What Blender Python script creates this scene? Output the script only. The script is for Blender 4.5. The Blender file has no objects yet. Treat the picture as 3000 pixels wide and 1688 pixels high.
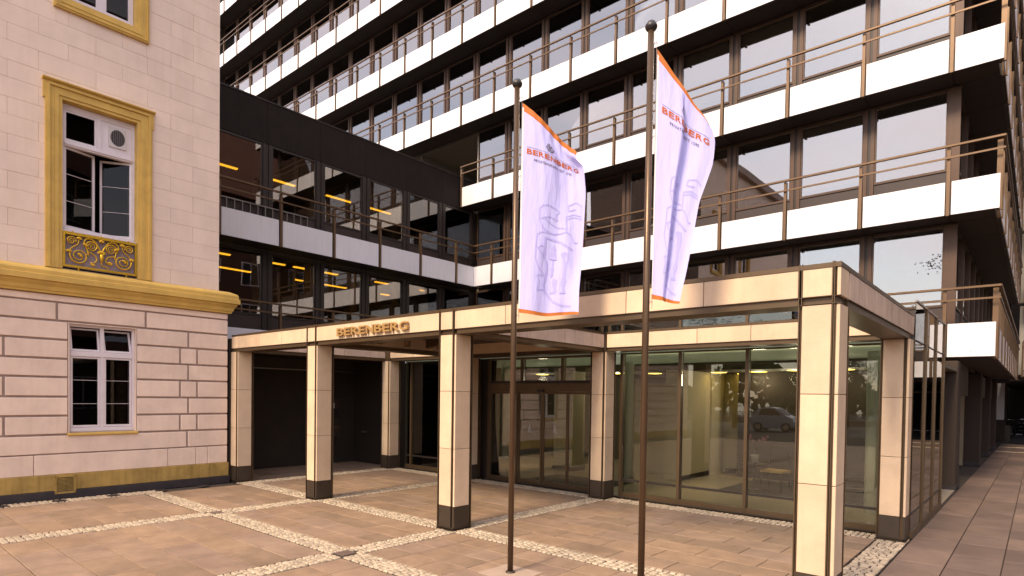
import bpy, bmesh, math, random
from mathutils import Vector, Matrix
random.seed(7)
S = bpy.context.scene
C = S.collection
R = math.radians
# ------------------------------------------------------------------ camera
cam = bpy.data.cameras.new('camera'); camo = bpy.data.objects.new('camera', cam); C.objects.link(camo)
CR = Vector((0.75578, 0.65467, 0.01444)); CF = Vector((-0.65475, 0.75558, -0.02018)).normalized()
CR = (CR - CF * CR.dot(CF)).normalized(); CU = CR.cross(CF)
CAMLOC = Vector((0, 0, 2.0))
m = Matrix((CR, CU, -CF)).transposed().to_4x4(); m.translation = CAMLOC
camo.matrix_world = m
cam.sensor_width = 36; cam.lens = 36 * 1780.835 / 3000; cam.shift_y = 0.11772
cam.clip_start = 0.05; cam.clip_end = 3000
S.camera = camo
# ------------------------------------------------------------------ world, sun, exposure
SUN_TO = Vector((0.0, -0.74, 0.66)).normalized()
W = bpy.data.worlds.new('World'); S.world = W; W.use_nodes = True
wn = W.node_tree.nodes; wl = W.node_tree.links; wn.clear()
sky = wn.new('ShaderNodeTexSky'); sky.sky_type = 'NISHITA'; sky.sun_disc = False
sky.sun_elevation = math.asin(SUN_TO.z); sky.sun_rotation = math.atan2(SUN_TO.x, SUN_TO.y)
sky.air_density = 1.2; sky.dust_density = 1.0
tcw = wn.new('ShaderNodeTexCoord'); mpw = wn.new('ShaderNodeMapping'); mpw.inputs['Scale'].default_value = (1.2, 1.2, 3.0)
nzw = wn.new('ShaderNodeTexNoise'); nzw.inputs['Scale'].default_value = 1.7; nzw.inputs['Detail'].default_value = 7; nzw.inputs['Roughness'].default_value = .55
rpw = wn.new('ShaderNodeValToRGB'); rpw.color_ramp.elements[0].position = .36; rpw.color_ramp.elements[1].position = .66
rpw.color_ramp.elements[0].color = (.3, .3, .3, 1); rpw.color_ramp.elements[1].color = (.95, .95, .95, 1)
mxw = wn.new('ShaderNodeMixRGB'); mxw.inputs[2].default_value = (8.7, 7.5, 7.7, 1)
bgw = wn.new('ShaderNodeBackground'); bgw.inputs['Strength'].default_value = .15
ow = wn.new('ShaderNodeOutputWorld')
wl.new(tcw.outputs['Generated'], mpw.inputs[0]); wl.new(mpw.outputs[0], nzw.inputs[0]); wl.new(nzw.outputs[0], rpw.inputs[0])
wl.new(rpw.outputs[0], mxw.inputs[0]); wl.new(sky.outputs[0], mxw.inputs[1]); wl.new(mxw.outputs[0], bgw.inputs[0]); wl.new(bgw.outputs[0], ow.inputs[0])
sl = bpy.data.lights.new('sun', 'SUN'); sl.energy = 2.75; sl.angle = R(14); sl.color = (1.0, .81, .58)
so = bpy.data.objects.new('sun', sl); C.objects.link(so); so.rotation_euler = SUN_TO.to_track_quat('Z', 'Y').to_euler(); so.location = (20, -30, 30)
S.render.engine = 'CYCLES'
S.view_settings.view_transform = 'Standard'; S.view_settings.look = 'None'; S.view_settings.gamma = 1
S.view_settings.exposure = 0.88
S.cycles.max_bounces = 8; S.cycles.transparent_max_bounces = 16; S.cycles.caustics_reflective = False; S.cycles.caustics_refractive = False

# ------------------------------------------------------------------ materials
MATS = {}
def mat(name, col, rough=.6, metal=0, var=.0, scale=6, bump=0, bscale=40, rnd=0, spec=.5, streak=0, col2=None, sheen=0, coords='Object'):
    M = bpy.data.materials.new(name); M.use_nodes = True; N = M.node_tree.nodes; L = M.node_tree.links
    b = N['Principled BSDF']; b.inputs['Roughness'].default_value = rough; b.inputs['Metallic'].default_value = metal
    b.inputs['Specular IOR Level'].default_value = spec
    c4 = (*col, 1); b.inputs['Base Color'].default_value = c4
    if var or rnd or streak or bump:
        tc = N.new('ShaderNodeTexCoord')
        geo = N.new('ShaderNodeNewGeometry')
        cur = None
        base = N.new('ShaderNodeRGB'); base.outputs[0].default_value = c4; cur = base.outputs[0]
        if var:
            nz = N.new('ShaderNodeTexNoise'); nz.inputs['Scale'].default_value = scale; nz.inputs['Detail'].default_value = 8; nz.inputs['Roughness'].default_value = .62
            L.new(geo.outputs['Position'], nz.inputs[0])
            mx = N.new('ShaderNodeMixRGB'); c2 = col2 if col2 else tuple(x * (1 - var) for x in col)
            rp = N.new('ShaderNodeValToRGB'); rp.color_ramp.elements[0].position = .38; rp.color_ramp.elements[1].position = .64
            L.new(nz.outputs[0], rp.inputs[0]); L.new(rp.outputs[0], mx.inputs[0]); L.new(cur, mx.inputs[1]); mx.inputs[2].default_value = (*c2, 1)
            cur = mx.outputs[0]
        if streak:
            mp = N.new('ShaderNodeMapping'); mp.inputs['Scale'].default_value = (14, 14, .9); L.new(geo.outputs['Position'], mp.inputs[0])
            ns = N.new('ShaderNodeTexNoise'); ns.inputs['Scale'].default_value = 1; ns.inputs['Detail'].default_value = 5; L.new(mp.outputs[0], ns.inputs[0])
            rs = N.new('ShaderNodeValToRGB'); rs.color_ramp.elements[0].position = .48; rs.color_ramp.elements[1].position = .75
            rs.color_ramp.elements[0].color = (1, 1, 1, 1); k = 1 - streak; rs.color_ramp.elements[1].color = (k, k * .98, k * .95, 1)
            L.new(ns.outputs[0], rs.inputs[0])
            ms = N.new('ShaderNodeMixRGB'); ms.blend_type = 'MULTIPLY'; ms.inputs[0].default_value = 1; L.new(cur, ms.inputs[1]); L.new(rs.outputs[0], ms.inputs[2]); cur = ms.outputs[0]
        if rnd:
            oi = N.new('ShaderNodeObjectInfo'); mr = N.new('ShaderNodeMapRange'); mr.inputs[3].default_value = 1 - rnd; mr.inputs[4].default_value = 1 + rnd
            ad = N.new('ShaderNodeMath'); ad.operation = 'ADD'; L.new(oi.outputs['Random'], ad.inputs[0]); L.new(geo.outputs['Random Per Island'], ad.inputs[1]); fr_ = N.new('ShaderNodeMath'); fr_.operation = 'FRACT'; L.new(ad.outputs[0], fr_.inputs[0]); L.new(fr_.outputs[0], mr.inputs[0])
            hv = N.new('ShaderNodeVectorMath'); hv.operation = 'SCALE'; L.new(cur, hv.inputs[0]); L.new(mr.outputs[0], hv.inputs['Scale']); cur = hv.outputs[0]
        L.new(cur, b.inputs['Base Color'])
        if bump:
            nb = N.new('ShaderNodeTexNoise'); nb.inputs['Scale'].default_value = bscale; nb.inputs['Detail'].default_value = 6; L.new(geo.outputs['Position'], nb.inputs[0])
            bp = N.new('ShaderNodeBump'); bp.inputs['Strength'].default_value = bump; bp.inputs['Distance'].default_value = .01
            L.new(nb.outputs[0], bp.inputs['Height']); L.new(bp.outputs[0], b.inputs['Normal'])
    MATS[name] = M; return M
def glass(name, tint, f0, ior=1.45, rough=0.0, gcol=(1, 1, 1), wave=0):
    M = bpy.data.materials.new(name); M.use_nodes = True; N = M.node_tree.nodes; L = M.node_tree.links; N.clear()
    o = N.new('ShaderNodeOutputMaterial'); mx = N.new('ShaderNodeMixShader'); t = N.new('ShaderNodeBsdfTransparent'); g = N.new('ShaderNodeBsdfGlossy')
    t.inputs[0].default_value = (*tint, 1); g.inputs['Roughness'].default_value = rough; g.inputs[0].default_value = (*gcol, 1)
    fr = N.new('ShaderNodeFresnel'); fr.inputs[0].default_value = ior
    mr = N.new('ShaderNodeMapRange'); mr.inputs[3].default_value = f0; mr.inputs[4].default_value = 1.0
    L.new(fr.outputs[0], mr.inputs[0]); L.new(mr.outputs[0], mx.inputs[0]); L.new(t.outputs[0], mx.inputs[1]); L.new(g.outputs[0], mx.inputs[2]); L.new(mx.outputs[0], o.inputs[0])
    if wave:
        geo = N.new('ShaderNodeNewGeometry'); nb = N.new('ShaderNodeTexNoise'); nb.inputs['Scale'].default_value = .7; nb.inputs['Detail'].default_value = 1; L.new(geo.outputs['Position'], nb.inputs[0])
        bp = N.new('ShaderNodeBump'); bp.inputs['Strength'].default_value = wave; bp.inputs['Distance'].default_value = .05; L.new(nb.outputs[0], bp.inputs['Height']); L.new(bp.outputs[0], g.inputs['Normal'])
    MATS[name] = M; return M
def emit(name, col, st):
    M = bpy.data.materials.new(name); M.use_nodes = True; N = M.node_tree.nodes; L = M.node_tree.links; N.clear()
    o = N.new('ShaderNodeOutputMaterial'); e = N.new('ShaderNodeEmission'); e.inputs[0].default_value = (*col, 1); e.inputs[1].default_value = st; L.new(e.outputs[0], o.inputs[0])
    MATS[name] = M; return M
mat('stucco', (.82, .655, .535), .85, var=.09, scale=1.6, bump=.35, bscale=90, rnd=.03, streak=.025, spec=.25)
mat('stucco_low', (.81, .635, .515), .88, var=.12, scale=2.2, bump=.6, bscale=70, rnd=.04, streak=.035, spec=.2)
mat('stucco_joint', (.40, .30, .255), .9, var=.2, scale=8, spec=.2)
mat('ochre', (.63, .41, .105), .7, var=.16, scale=3, bump=.25, bscale=60, spec=.3)
mat('ochre_dark', (.44, .29, .085), .8, var=.28, scale=3.5, bump=.4, bscale=60, streak=.25, spec=.25)
mat('base_dark', (.035, .026, .028), .6, var=.3, scale=6, bump=.2)
mat('frame_white', (.70, .63, .64), .45, var=.05, scale=7)
mat('gold', (.72, .44, .035), .38, metal=.75, var=.25, scale=30, bump=.2, bscale=120)
mat('lilac_panel', (.36, .27, .27), .8, var=.12, scale=6)
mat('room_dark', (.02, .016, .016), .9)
mat('room_wall', (.30, .24, .16), .9, var=.15, scale=1)
mat('room_ceiling', (.22, .195, .165), .9)
mat('white_panel', (.78, .755, .775), .42, var=.07, scale=.9, rnd=.04, spec=.4, streak=.07)
mat('bronze_metal', (.145, .084, .042), .42, metal=.45, var=.14, scale=3, bump=.06, bscale=200, rnd=.05)
mat('dark_metal', (.028, .019, .016), .5, metal=.2, var=.15, scale=2, rnd=.06)
mat('mullion', (.078, .040, .023), .5, metal=.25, var=.15, scale=2.5, rnd=.06)
mat('spandrel', (.040, .024, .020), .55, var=.18, scale=2, rnd=.05)
mat('fascia_dark', (.019, .0125, .0105), .75, var=.25, scale=2.2, streak=.25, rnd=.08, spec=.2)
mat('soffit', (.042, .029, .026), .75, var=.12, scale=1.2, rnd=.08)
mat('limestone', (.66, .495, .335), .62, var=.15, scale=2.0, bump=.18, bscale=55, rnd=.08, spec=.35, streak=.03)
mat('limestone_stained', (.58, .44, .335), .68, var=.2, scale=2.2, bump=.12, bscale=55, rnd=.06, spec=.3, streak=.22)
mat('canopy_metal', (.115, .074, .040), .42, metal=.5, var=.12, scale=4, rnd=.05)
mat('base_metal', (.062, .045, .032), .45, metal=.35, var=.15, scale=5)
mat('pole_metal', (.115, .072, .042), .34, metal=.6, var=.1, scale=4)
mat('cap_black', (.02, .016, .015), .4)
mat('slab', (.205, .142, .112), .62, var=.0, scale=3, col2=(.14, .10, .082), bump=.3, bscale=70, rnd=.12, spec=.35)
mat('slab_right', (.150, .112, .104), .58, var=.3, scale=3.0, col2=(.105, .08, .078), bump=.25, bscale=70, rnd=.14, spec=.4)
mat('slab_pale', (.40, .295, .22), .65, var=.12, scale=4, bump=.2, bscale=80)
mat('joint_sand', (.055, .040, .030), .95, var=.3, scale=9)
mat('cobble', (.46, .365, .26), .6, var=.16, scale=11, bump=.35, bscale=110, rnd=.2, spec=.4)
mat('asphalt', (.05, .048, .05), .9, var=.25, scale=3, bump=.4, bscale=120)
mat('earth', (.09, .075, .055), .95, var=.3, scale=.5)
mat('water', (.10, .11, .13), .12, spec=.6)
mat('concrete_pebble', (.062, .043, .031), .85, var=.45, scale=55, col2=(.035, .025, .022), bump=.8, bscale=60, spec=.3)
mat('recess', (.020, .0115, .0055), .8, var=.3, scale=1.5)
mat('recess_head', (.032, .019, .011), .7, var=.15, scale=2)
mat('steel', (.30, .27, .25), .35, metal=.8)
mat('paper', (.7, .7, .72), .7)
mat('terrazzo', (.48, .40, .30), .25, var=.12, scale=30, spec=.5)
mat('lobby_white', (.66, .76, .66), .7)
mat('lobby_cream', (.56, .49, .37), .8, var=.05, scale=1)
mat('lobby_olive', (.12, .105, .075), .8)
mat('lobby_brown', (.075, .05, .032), .7, var=.2, scale=1)
mat('skirting', (.03, .022, .02), .6)
mat('mat_and_dark_floor', (.03, .026, .024), .95)
mat('column_white', (.58, .63, .58), .6)
mat('wood_dark', (.035, .02, .013), .4)
mat('seat_yellow', (.55, .36, .12), .8)
mat('leaf_dark', (.018, .032, .012), .55, var=.3, scale=8)
mat('pot_white', (.6, .58, .54), .5)
mat('terracotta', (.22, .085, .04), .7)
mat('orchid', (.62, .25, .36), .6)
mat('stem_green', (.07, .12, .04), .6)
mat('letters_bronze', (.42, .25, .09), .5, metal=.25, var=.08, scale=20)
mat('blind', (.60, .555, .53), .8, rnd=.08)
mat('blind_brown', (.30, .215, .175), .8)
mat('inner_pale', (.42, .385, .33), .85, rnd=.15)
mat('bark', (.07, .05, .035), .95, var=.4, scale=12, bump=.6, bscale=30)
mat('leaf', (.075, .105, .028), .6, var=.4, scale=3, spec=.3)
mat('tyre', (.012, .012, .013), .85)
mat('chrome', (.6, .6, .62), .18, metal=1)
mat('bike_blue', (.01, .03, .25), .25)
mat('bike_black', (.012, .011, .012), .3)
mat('car_paint', (.35, .38, .48), .2, spec=.6)
mat('car_dark', (.02, .022, .03), .25)
mat('lamp_red', (.4, .01, .01), .3)
mat('text_orange', (.42, .085, .012), .75)
mat('text_dark', (.07, .05, .08), .75)
mat('hem_orange', (.48, .135, .016), .75, var=.1, scale=10)
mat('fan_dark', (.03, .022, .022), .6)
glass('glass_office', (.58, .55, .50), .21, 1.5, wave=.05)
glass('glass_wing', (.58, .53, .45), .09, 1.5, wave=.05)
glass('glass_lobby', (.86, .86, .79), .02, 1.48)
glass('glass_house', (.5, .48, .48), .0, 1.32)
emit('lamp_yellow', (1.0, .55, .035), 2.6)
emit('lamp_lobby', (1.0, .70, .13), 3.0)
emit('lamp_spot', (1.0, .55, .2), 6)
def frosted(name, col):
    M = bpy.data.materials.new(name); M.use_nodes = True; N = M.node_tree.nodes; L = M.node_tree.links; b = N['Principled BSDF']; b.inputs['Base Color'].default_value = (*col, 1); b.inputs['Roughness'].default_value = .6
    t = N.new('ShaderNodeBsdfTranslucent'); t.inputs[0].default_value = (*col, 1); mx = N.new('ShaderNodeMixShader'); mx.inputs[0].default_value = .75; L.new(b.outputs[0], mx.inputs[1]); L.new(t.outputs[0], mx.inputs[2]); L.new(mx.outputs[0], N['Material Output'].inputs[0]); MATS[name] = M
frosted('frosted', (.72, .80, .68))
def cloth_mat(name, col, tr=.22):
    M = bpy.data.materials.new(name); M.use_nodes = True; N = M.node_tree.nodes; L = M.node_tree.links
    b = N['Principled BSDF']; b.inputs['Base Color'].default_value = (*col, 1); b.inputs['Roughness'].default_value = .8; b.inputs['Specular IOR Level'].default_value = .2
    t = N.new('ShaderNodeBsdfTranslucent'); t.inputs[0].default_value = (*col, 1); mx = N.new('ShaderNodeMixShader'); mx.inputs[0].default_value = tr
    geo = N.new('ShaderNodeNewGeometry'); nb = N.new('ShaderNodeTexNoise'); nb.inputs['Scale'].default_value = 1; nb.inputs['Detail'].default_value = 3; mpc = N.new('ShaderNodeMapping'); mpc.inputs['Rotation'].default_value = (0, .35, 0); mpc.inputs['Scale'].default_value = (16, 16, 3.2); L.new(geo.outputs['Position'], mpc.inputs[0]); L.new(mpc.outputs[0], nb.inputs[0])
    bp = N.new('ShaderNodeBump'); bp.inputs['Strength'].default_value = .5; bp.inputs['Distance'].default_value = .03; L.new(nb.outputs[0], bp.inputs['Height']); L.new(bp.outputs[0], b.inputs['Normal'])
    L.new(b.outputs[0], mx.inputs[1]); L.new(t.outputs[0], mx.inputs[2]); L.new(mx.outputs[0], N['Material Output'].inputs[0]); MATS[name] = M
cloth_mat('cloth_white', (.58, .56, .94))
cloth_mat('print_pale', (.49, .46, .80), .22)
# slab material: per-piece hue shift as well as mottling
def slab_mat(name, c1, c2, c3):
    M = bpy.data.materials.new(name); M.use_nodes = True; N = M.node_tree.nodes; L = M.node_tree.links
    b = N['Principled BSDF']; b.inputs['Roughness'].default_value = .6; b.inputs['Specular IOR Level'].default_value = .4
    oi = N.new('ShaderNodeObjectInfo'); geo = N.new('ShaderNodeNewGeometry')
    rp = N.new('ShaderNodeValToRGB'); rp.color_ramp.elements[0].color = (*c1, 1); rp.color_ramp.elements[1].color = (*c3, 1)
    e = rp.color_ramp.elements.new(.5); e.color = (*c2, 1); ad = N.new('ShaderNodeMath'); ad.operation = 'ADD'; L.new(oi.outputs['Random'], ad.inputs[0]); L.new(geo.outputs['Random Per Island'], ad.inputs[1]); fr_ = N.new('ShaderNodeMath'); fr_.operation = 'FRACT'; L.new(ad.outputs[0], fr_.inputs[0]); L.new(fr_.outputs[0], rp.inputs[0])
    off = N.new('ShaderNodeVectorMath'); off.operation = 'MULTIPLY_ADD'; off.inputs[1].default_value = (31, 17, 5)
    cmb = N.new('ShaderNodeCombineXYZ'); L.new(oi.outputs['Random'], cmb.inputs[0]); L.new(oi.outputs['Random'], cmb.inputs[1])
    L.new(cmb.outputs[0], off.inputs[0]); L.new(geo.outputs['Position'], off.inputs[2])
    n1 = N.new('ShaderNodeTexNoise'); n1.inputs['Scale'].default_value = 3.2; n1.inputs['Detail'].default_value = 9; n1.inputs['Roughness'].default_value = .7; L.new(off.outputs[0], n1.inputs[0])
    r1 = N.new('ShaderNodeValToRGB'); r1.color_ramp.elements[0].position = .3; r1.color_ramp.elements[1].position = .72; r1.color_ramp.elements[0].color = (.74, .72, .72, 1); r1.color_ramp.elements[1].color = (1.18, 1.14, 1.1, 1)
    L.new(n1.outputs[0], r1.inputs[0])
    mm = N.new('ShaderNodeMixRGB'); mm.blend_type = 'MULTIPLY'; mm.inputs[0].default_value = 1; L.new(rp.outputs[0], mm.inputs[1]); L.new(r1.outputs[0], mm.inputs[2]); n2 = N.new('ShaderNodeTexNoise'); n2.inputs['Scale'].default_value = .55; n2.inputs['Detail'].default_value = 9; n2.inputs['Roughness'].default_value = .72; L.new(geo.outputs['Position'], n2.inputs[0])
    r2 = N.new('ShaderNodeValToRGB'); r2.color_ramp.elements[0].position = .36; r2.color_ramp.elements[1].position = .6; r2.color_ramp.elements[0].color = (.80, .78, .77, 1); r2.color_ramp.elements[1].color = (1.05, 1.04, 1.02, 1); L.new(n2.outputs[0], r2.inputs[0])
    m2 = N.new('ShaderNodeMixRGB'); m2.blend_type = 'MULTIPLY'; m2.inputs[0].default_value = 1; L.new(mm.outputs[0], m2.inputs[1]); L.new(r2.outputs[0], m2.inputs[2]); L.new(m2.outputs[0], b.inputs['Base Color'])
    rr = N.new('ShaderNodeMapRange'); rr.inputs[3].default_value = .48; rr.inputs[4].default_value = .72; L.new(n1.outputs[0], rr.inputs[0]); L.new(rr.outputs[0], b.inputs['Roughness'])
    nb = N.new('ShaderNodeTexNoise'); nb.inputs['Scale'].default_value = 85; nb.inputs['Detail'].default_value = 5; L.new(geo.outputs['Position'], nb.inputs[0])
    bp = N.new('ShaderNodeBump'); bp.inputs['Strength'].default_value = .35; bp.inputs['Distance'].default_value = .008; L.new(nb.outputs[0], bp.inputs['Height']); L.new(bp.outputs[0], b.inputs['Normal'])
    MATS[name] = M
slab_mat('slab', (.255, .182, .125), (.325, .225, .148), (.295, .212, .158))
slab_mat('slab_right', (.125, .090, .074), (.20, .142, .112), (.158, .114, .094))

# ------------------------------------------------------------------ building helpers
WL = {}          # world (or thing-space) location of every object, used to place children
def reg(o, loc): WL[o.name] = Vector(loc)
def tag(o, label, cat, group=None, kind=None):
    if label: o['label'] = label
    if cat: o['category'] = cat
    if group: o['group'] = group
    if kind: o['kind'] = kind
    return o
def thing(name, label, cat, loc=(0, 0, 0), rz=0, group=None, local=False):
    o = bpy.data.objects.new(name, None); C.objects.link(o); o.location = loc; o.rotation_euler = (0, 0, rz); o.empty_display_size = .2
    reg(o, (0, 0, 0) if local else loc); return tag(o, label, cat, group)
def put(name, me, parent, loc):
    o = bpy.data.objects.new(name, me); C.objects.link(o)
    reg(o, loc)
    if parent is not None:
        o.parent = parent; o.location = Vector(loc) - WL[parent.name]
    else: o.location = loc
    return o
CACHE = {}
def chbox_mesh(dx, dy, dz, c, mname):
    key = (round(dx, 4), round(dy, 4), round(dz, 4), c, mname)
    if key in CACHE: return CACHE[key]
    me = bpy.data.meshes.new('block')
    if not c:
        v = [(x, y, z) for z in (0, dz) for y in (0, dy) for x in (0, dx)]
        f = [(0, 2, 3, 1), (4, 5, 7, 6), (0, 1, 5, 4), (2, 6, 7, 3), (0, 4, 6, 2), (1, 3, 7, 5)]
        me.from_pydata(v, [], f)
    else:
        bm = bmesh.new(); bmesh.ops.create_cube(bm, size=1)
        for q in bm.verts: q.co = ((q.co.x + .5) * dx, (q.co.y + .5) * dy, (q.co.z + .5) * dz)
        bmesh.ops.bevel(bm, geom=bm.edges[:], offset=min(c, dx * .45, dy * .45, dz * .45), segments=1, affect='EDGES', profile=.5)
        bm.to_mesh(me); bm.free()
    me.materials.append(MATS[mname]); CACHE[key] = me; return me
def B(name, mname, parent, x0, y0, z0, x1, y1, z1, c=0):
    if x1 < x0: x0, x1 = x1, x0
    if y1 < y0: y0, y1 = y1, y0
    if z1 < z0: z0, z1 = z1, z0
    return put(name, chbox_mesh(x1 - x0, y1 - y0, z1 - z0, c, mname), parent, (x0, y0, z0))
class MB:
    def __init__(s): s.v = []; s.f = []
    def box(s, x0, y0, z0, x1, y1, z1):
        n = len(s.v); s.v += [(x, y, z) for z in (z0, z1) for y in (y0, y1) for x in (x0, x1)]
        s.f += [tuple(n + i for i in q) for q in [(0, 2, 3, 1), (4, 5, 7, 6), (0, 1, 5, 4), (2, 6, 7, 3), (0, 4, 6, 2), (1, 3, 7, 5)]]; return s
    def poly(s, pts): n = len(s.v); s.v += [tuple(p) for p in pts]; s.f.append(tuple(range(n, n + len(pts)))); return s
    def tube(s, pts, r, k=8, cap=True):
        pts = [Vector(p) for p in pts]; rs = r if isinstance(r, (list, tuple)) else [r] * len(pts); n0 = len(s.v)
        prev = None
        for i, p in enumerate(pts):
            d = (pts[min(i + 1, len(pts) - 1)] - pts[max(i - 1, 0)]).normalized()
            a = prev if prev is not None else (Vector((0, 0, 1)) if abs(d.z) < .9 else Vector((1, 0, 0)))
            a = (a - d * a.dot(d)).normalized(); prev = a; b = d.cross(a)
            for j in range(k): t = 2 * math.pi * j / k; s.v.append(tuple(p + (a * math.cos(t) + b * math.sin(t)) * rs[i]))
        for i in range(len(pts) - 1):
            for j in range(k): s.f.append((n0 + i * k + j, n0 + i * k + (j + 1) % k, n0 + (i + 1) * k + (j + 1) % k, n0 + (i + 1) * k + j))
        if cap: s.f.append(tuple(n0 + j for j in reversed(range(k)))); s.f.append(tuple(n0 + (len(pts) - 1) * k + j for j in range(k)))
        return s
    def lathe(s, cx, cy, prof, k=20):
        n0 = len(s.v)
        for r, z in prof:
            for j in range(k): t = 2 * math.pi * j / k; s.v.append((cx + r * math.cos(t), cy + r * math.sin(t), z))
        for i in range(len(prof) - 1):
            for j in range(k): s.f.append((n0 + i * k + j, n0 + i * k + (j + 1) % k, n0 + (i + 1) * k + (j + 1) % k, n0 + (i + 1) * k + j))
        s.f.append(tuple(n0 + j for j in reversed(range(k)))); s.f.append(tuple(n0 + (len(prof) - 1) * k + j for j in range(k))); return s
    def prism(s, prof, axis, a, b):
        # prof: list of (p,q); axis 'y': (x,z) swept y a..b ; 'x': (y,z) swept x
        n = len(s.v); k = len(prof)
        for t in (a, b):
            for p, q in prof: s.v.append((p, t, q) if axis == 'y' else ((t, p, q) if axis == 'x' else (p, q, t)))
        s.f.append(tuple(range(n, n + k))); s.f.append(tuple(reversed(range(n + k, n + 2 * k))))
        for i in range(k): j = (i + 1) % k; s.f.append((n + i, n + k + i, n + k + j, n + j))
        return s
    def ball(s, c, r, k=8, sx=1, sy=1, sz=1):
        n0 = len(s.v); m_ = k // 2
        for i in range(m_ + 1):
            ph = math.pi * i / m_
            for j in range(k): t = 2 * math.pi * j / k; s.v.append((c[0] + r * sx * math.sin(ph) * math.cos(t), c[1] + r * sy * math.sin(ph) * math.sin(t), c[2] + r * sz * math.cos(ph)))
        for i in range(m_):
            for j in range(k): s.f.append((n0 + i * k + j, n0 + (i + 1) * k + j, n0 + (i + 1) * k + (j + 1) % k, n0 + i * k + (j + 1) % k))
        return s
    def build(s, name, mname, parent=None, smooth=False, loc=None):
        base = Vector(loc) if loc is not None else (WL[parent.name] if parent is not None else Vector((0, 0, 0)))
        me = bpy.data.meshes.new(name); me.from_pydata([tuple(Vector(q) - base) for q in s.v], [], s.f); me.materials.append(MATS[mname])
        bm = bmesh.new(); bm.from_mesh(me); bmesh.ops.recalc_face_normals(bm, faces=bm.faces[:]); bm.to_mesh(me); bm.free()
        if smooth:
            for p in me.polygons: p.use_smooth = True
        o = bpy.data.objects.new(name, me); C.objects.link(o); reg(o, base)
        if parent is not None: o.parent = parent; o.location = base - WL[parent.name]
        else: o.location = base
        return o
def struct(name, mb, mname, z=None):
    o = mb.build(name, mname); o['kind'] = 'structure'; return o
def text_mesh(body, offset=0.0, extrude=0.0, spacing=1.0):
    cu = bpy.data.curves.new('t', 'FONT'); cu.body = body; cu.offset = offset; cu.extrude = extrude; cu.space_character = spacing; cu.resolution_u = 4
    o = bpy.data.objects.new('t', cu); C.objects.link(o); dg = bpy.context.evaluated_depsgraph_get(); dg.update()
    me = bpy.data.meshes.new_from_object(o.evaluated_get(dg)); bpy.data.objects.remove(o); bpy.data.curves.remove(cu)
    v = [tuple(q.co) for q in me.vertices]; f = [tuple(p.vertices) for p in me.polygons]; bpy.data.meshes.remove(me); return v, f
def project(p):
    d = Vector(p) - CAMLOC; z = d.dot(CF)
    if z < .1: return None
    return 1500 + 1780.8 * d.dot(CR) / z, 1197.15 - 1780.8 * d.dot(CU) / z, z
def show(p):
    q = project(p)
    if q is None: return 1e6
    x, y, z = q
    return z + (0 if -60 < x < 3060 and -60 < y < 1750 else 1000)

# ------------------------------------------------------------------ ground and paving
struct('ground', MB().poly([(-300, -300, -.05), (300, -300, -.05), (300, 400, -.05), (-300, 400, -.05)]), 'earth')
struct('street', MB().box(-120, -27, -.045, 120, -16, -.025), 'asphalt')
struct('lake', MB().poly([(-300, -300, -.04), (300, -300, -.04), (300, -34, -.04), (-300, -34, -.04)]), 'water')
struct('quay_wall', MB().box(-120, -34.4, -.05, 120, -34, .45), 'slab_pale')
pav = struct('courtyard_paving', MB().poly([(-16.5, -16, -.03), (12, -16, -.03), (12, 39, -.03), (-16.5, 39, -.03)]), 'joint_sand')
struct('far_yard', MB().poly([(-16, 38.6, -.025), (30, 38.6, -.025), (30, 70, -.025), (-16, 70, -.025)]), 'asphalt')
slabs = []
def field(x0, x1, y0, y1, dx, dy, stag=0, mname='slab'):
    ny = max(1, round((y1 - y0) / dy)); hy = (y1 - y0) / ny; nx = max(1, round((x1 - x0) / dx)); hx = (x1 - x0) / nx
    for j in range(ny):
        o = (hx * stag if j % 2 else 0); xs = [x0] + [x0 + o + i * hx for i in range(0 if o else 1, nx)] + [x1]
        xs = sorted(set(round(t, 4) for t in xs))
        for a, b in zip(xs[:-1], xs[1:]):
            if b - a > .06: slabs.append((a, b, y0 + j * hy, y0 + (j + 1) * hy, mname))
field(-13.06, -10.47, -9.0, 4.22, .86, .44)
field(-10.06, -6.74, -9.0, 4.22, .83, .44)
field(-6.36, -1.75, -9.0, 4.22, .46, .46)
field(-13.06, -10.47, 4.58, 6.13, .86, .39, .5)
field(-10.06, -6.74, 4.58, 6.13, .83, .39, .5)
field(-6.36, -1.75, 4.58, 6.13, .46, .39)
field(-13.03, -10.47, 6.52, 10.13, .64, .45, .5)
field(-10.06, -6.74, 6.52, 10.13, .66, .45, .5)
field(-6.36, -1.75, 6.52, 10.13, .77, .45, .5)
field(-15.9, -13.42, 6.25, 10.6, .62, .44, .5)
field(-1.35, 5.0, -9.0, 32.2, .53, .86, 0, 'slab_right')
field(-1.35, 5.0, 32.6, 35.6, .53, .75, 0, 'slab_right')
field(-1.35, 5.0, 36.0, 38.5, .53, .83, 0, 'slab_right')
slabs.sort(key=lambda s: show(((s[0] + s[1]) / 2, (s[2] + s[3]) / 2, 0)))
rest = {'slab': MB(), 'slab_right': MB()}
for i, (a, b, c, d, mn) in enumerate(slabs):
    g_ = .005; t = random.uniform(-.0015, .0015)
    if i < 300: B('paving_slab', mn, pav, a + g_, c + g_, -.028, b - g_, d - g_, t, .004)
    else: rest[mn].box(a + g_, c + g_, -.028, b - g_, d - g_, t)
for mn, mb in rest.items():
    if mb.v: o = mb.build('far_slabs', mn, pav); o['kind'] = 'stuff'
# pale footing slab of the flagpole
B('pale_slab', 'slab_pale', pav, -4.74, 4.92, .0005, -4.2, 5.42, .006, .003)
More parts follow.
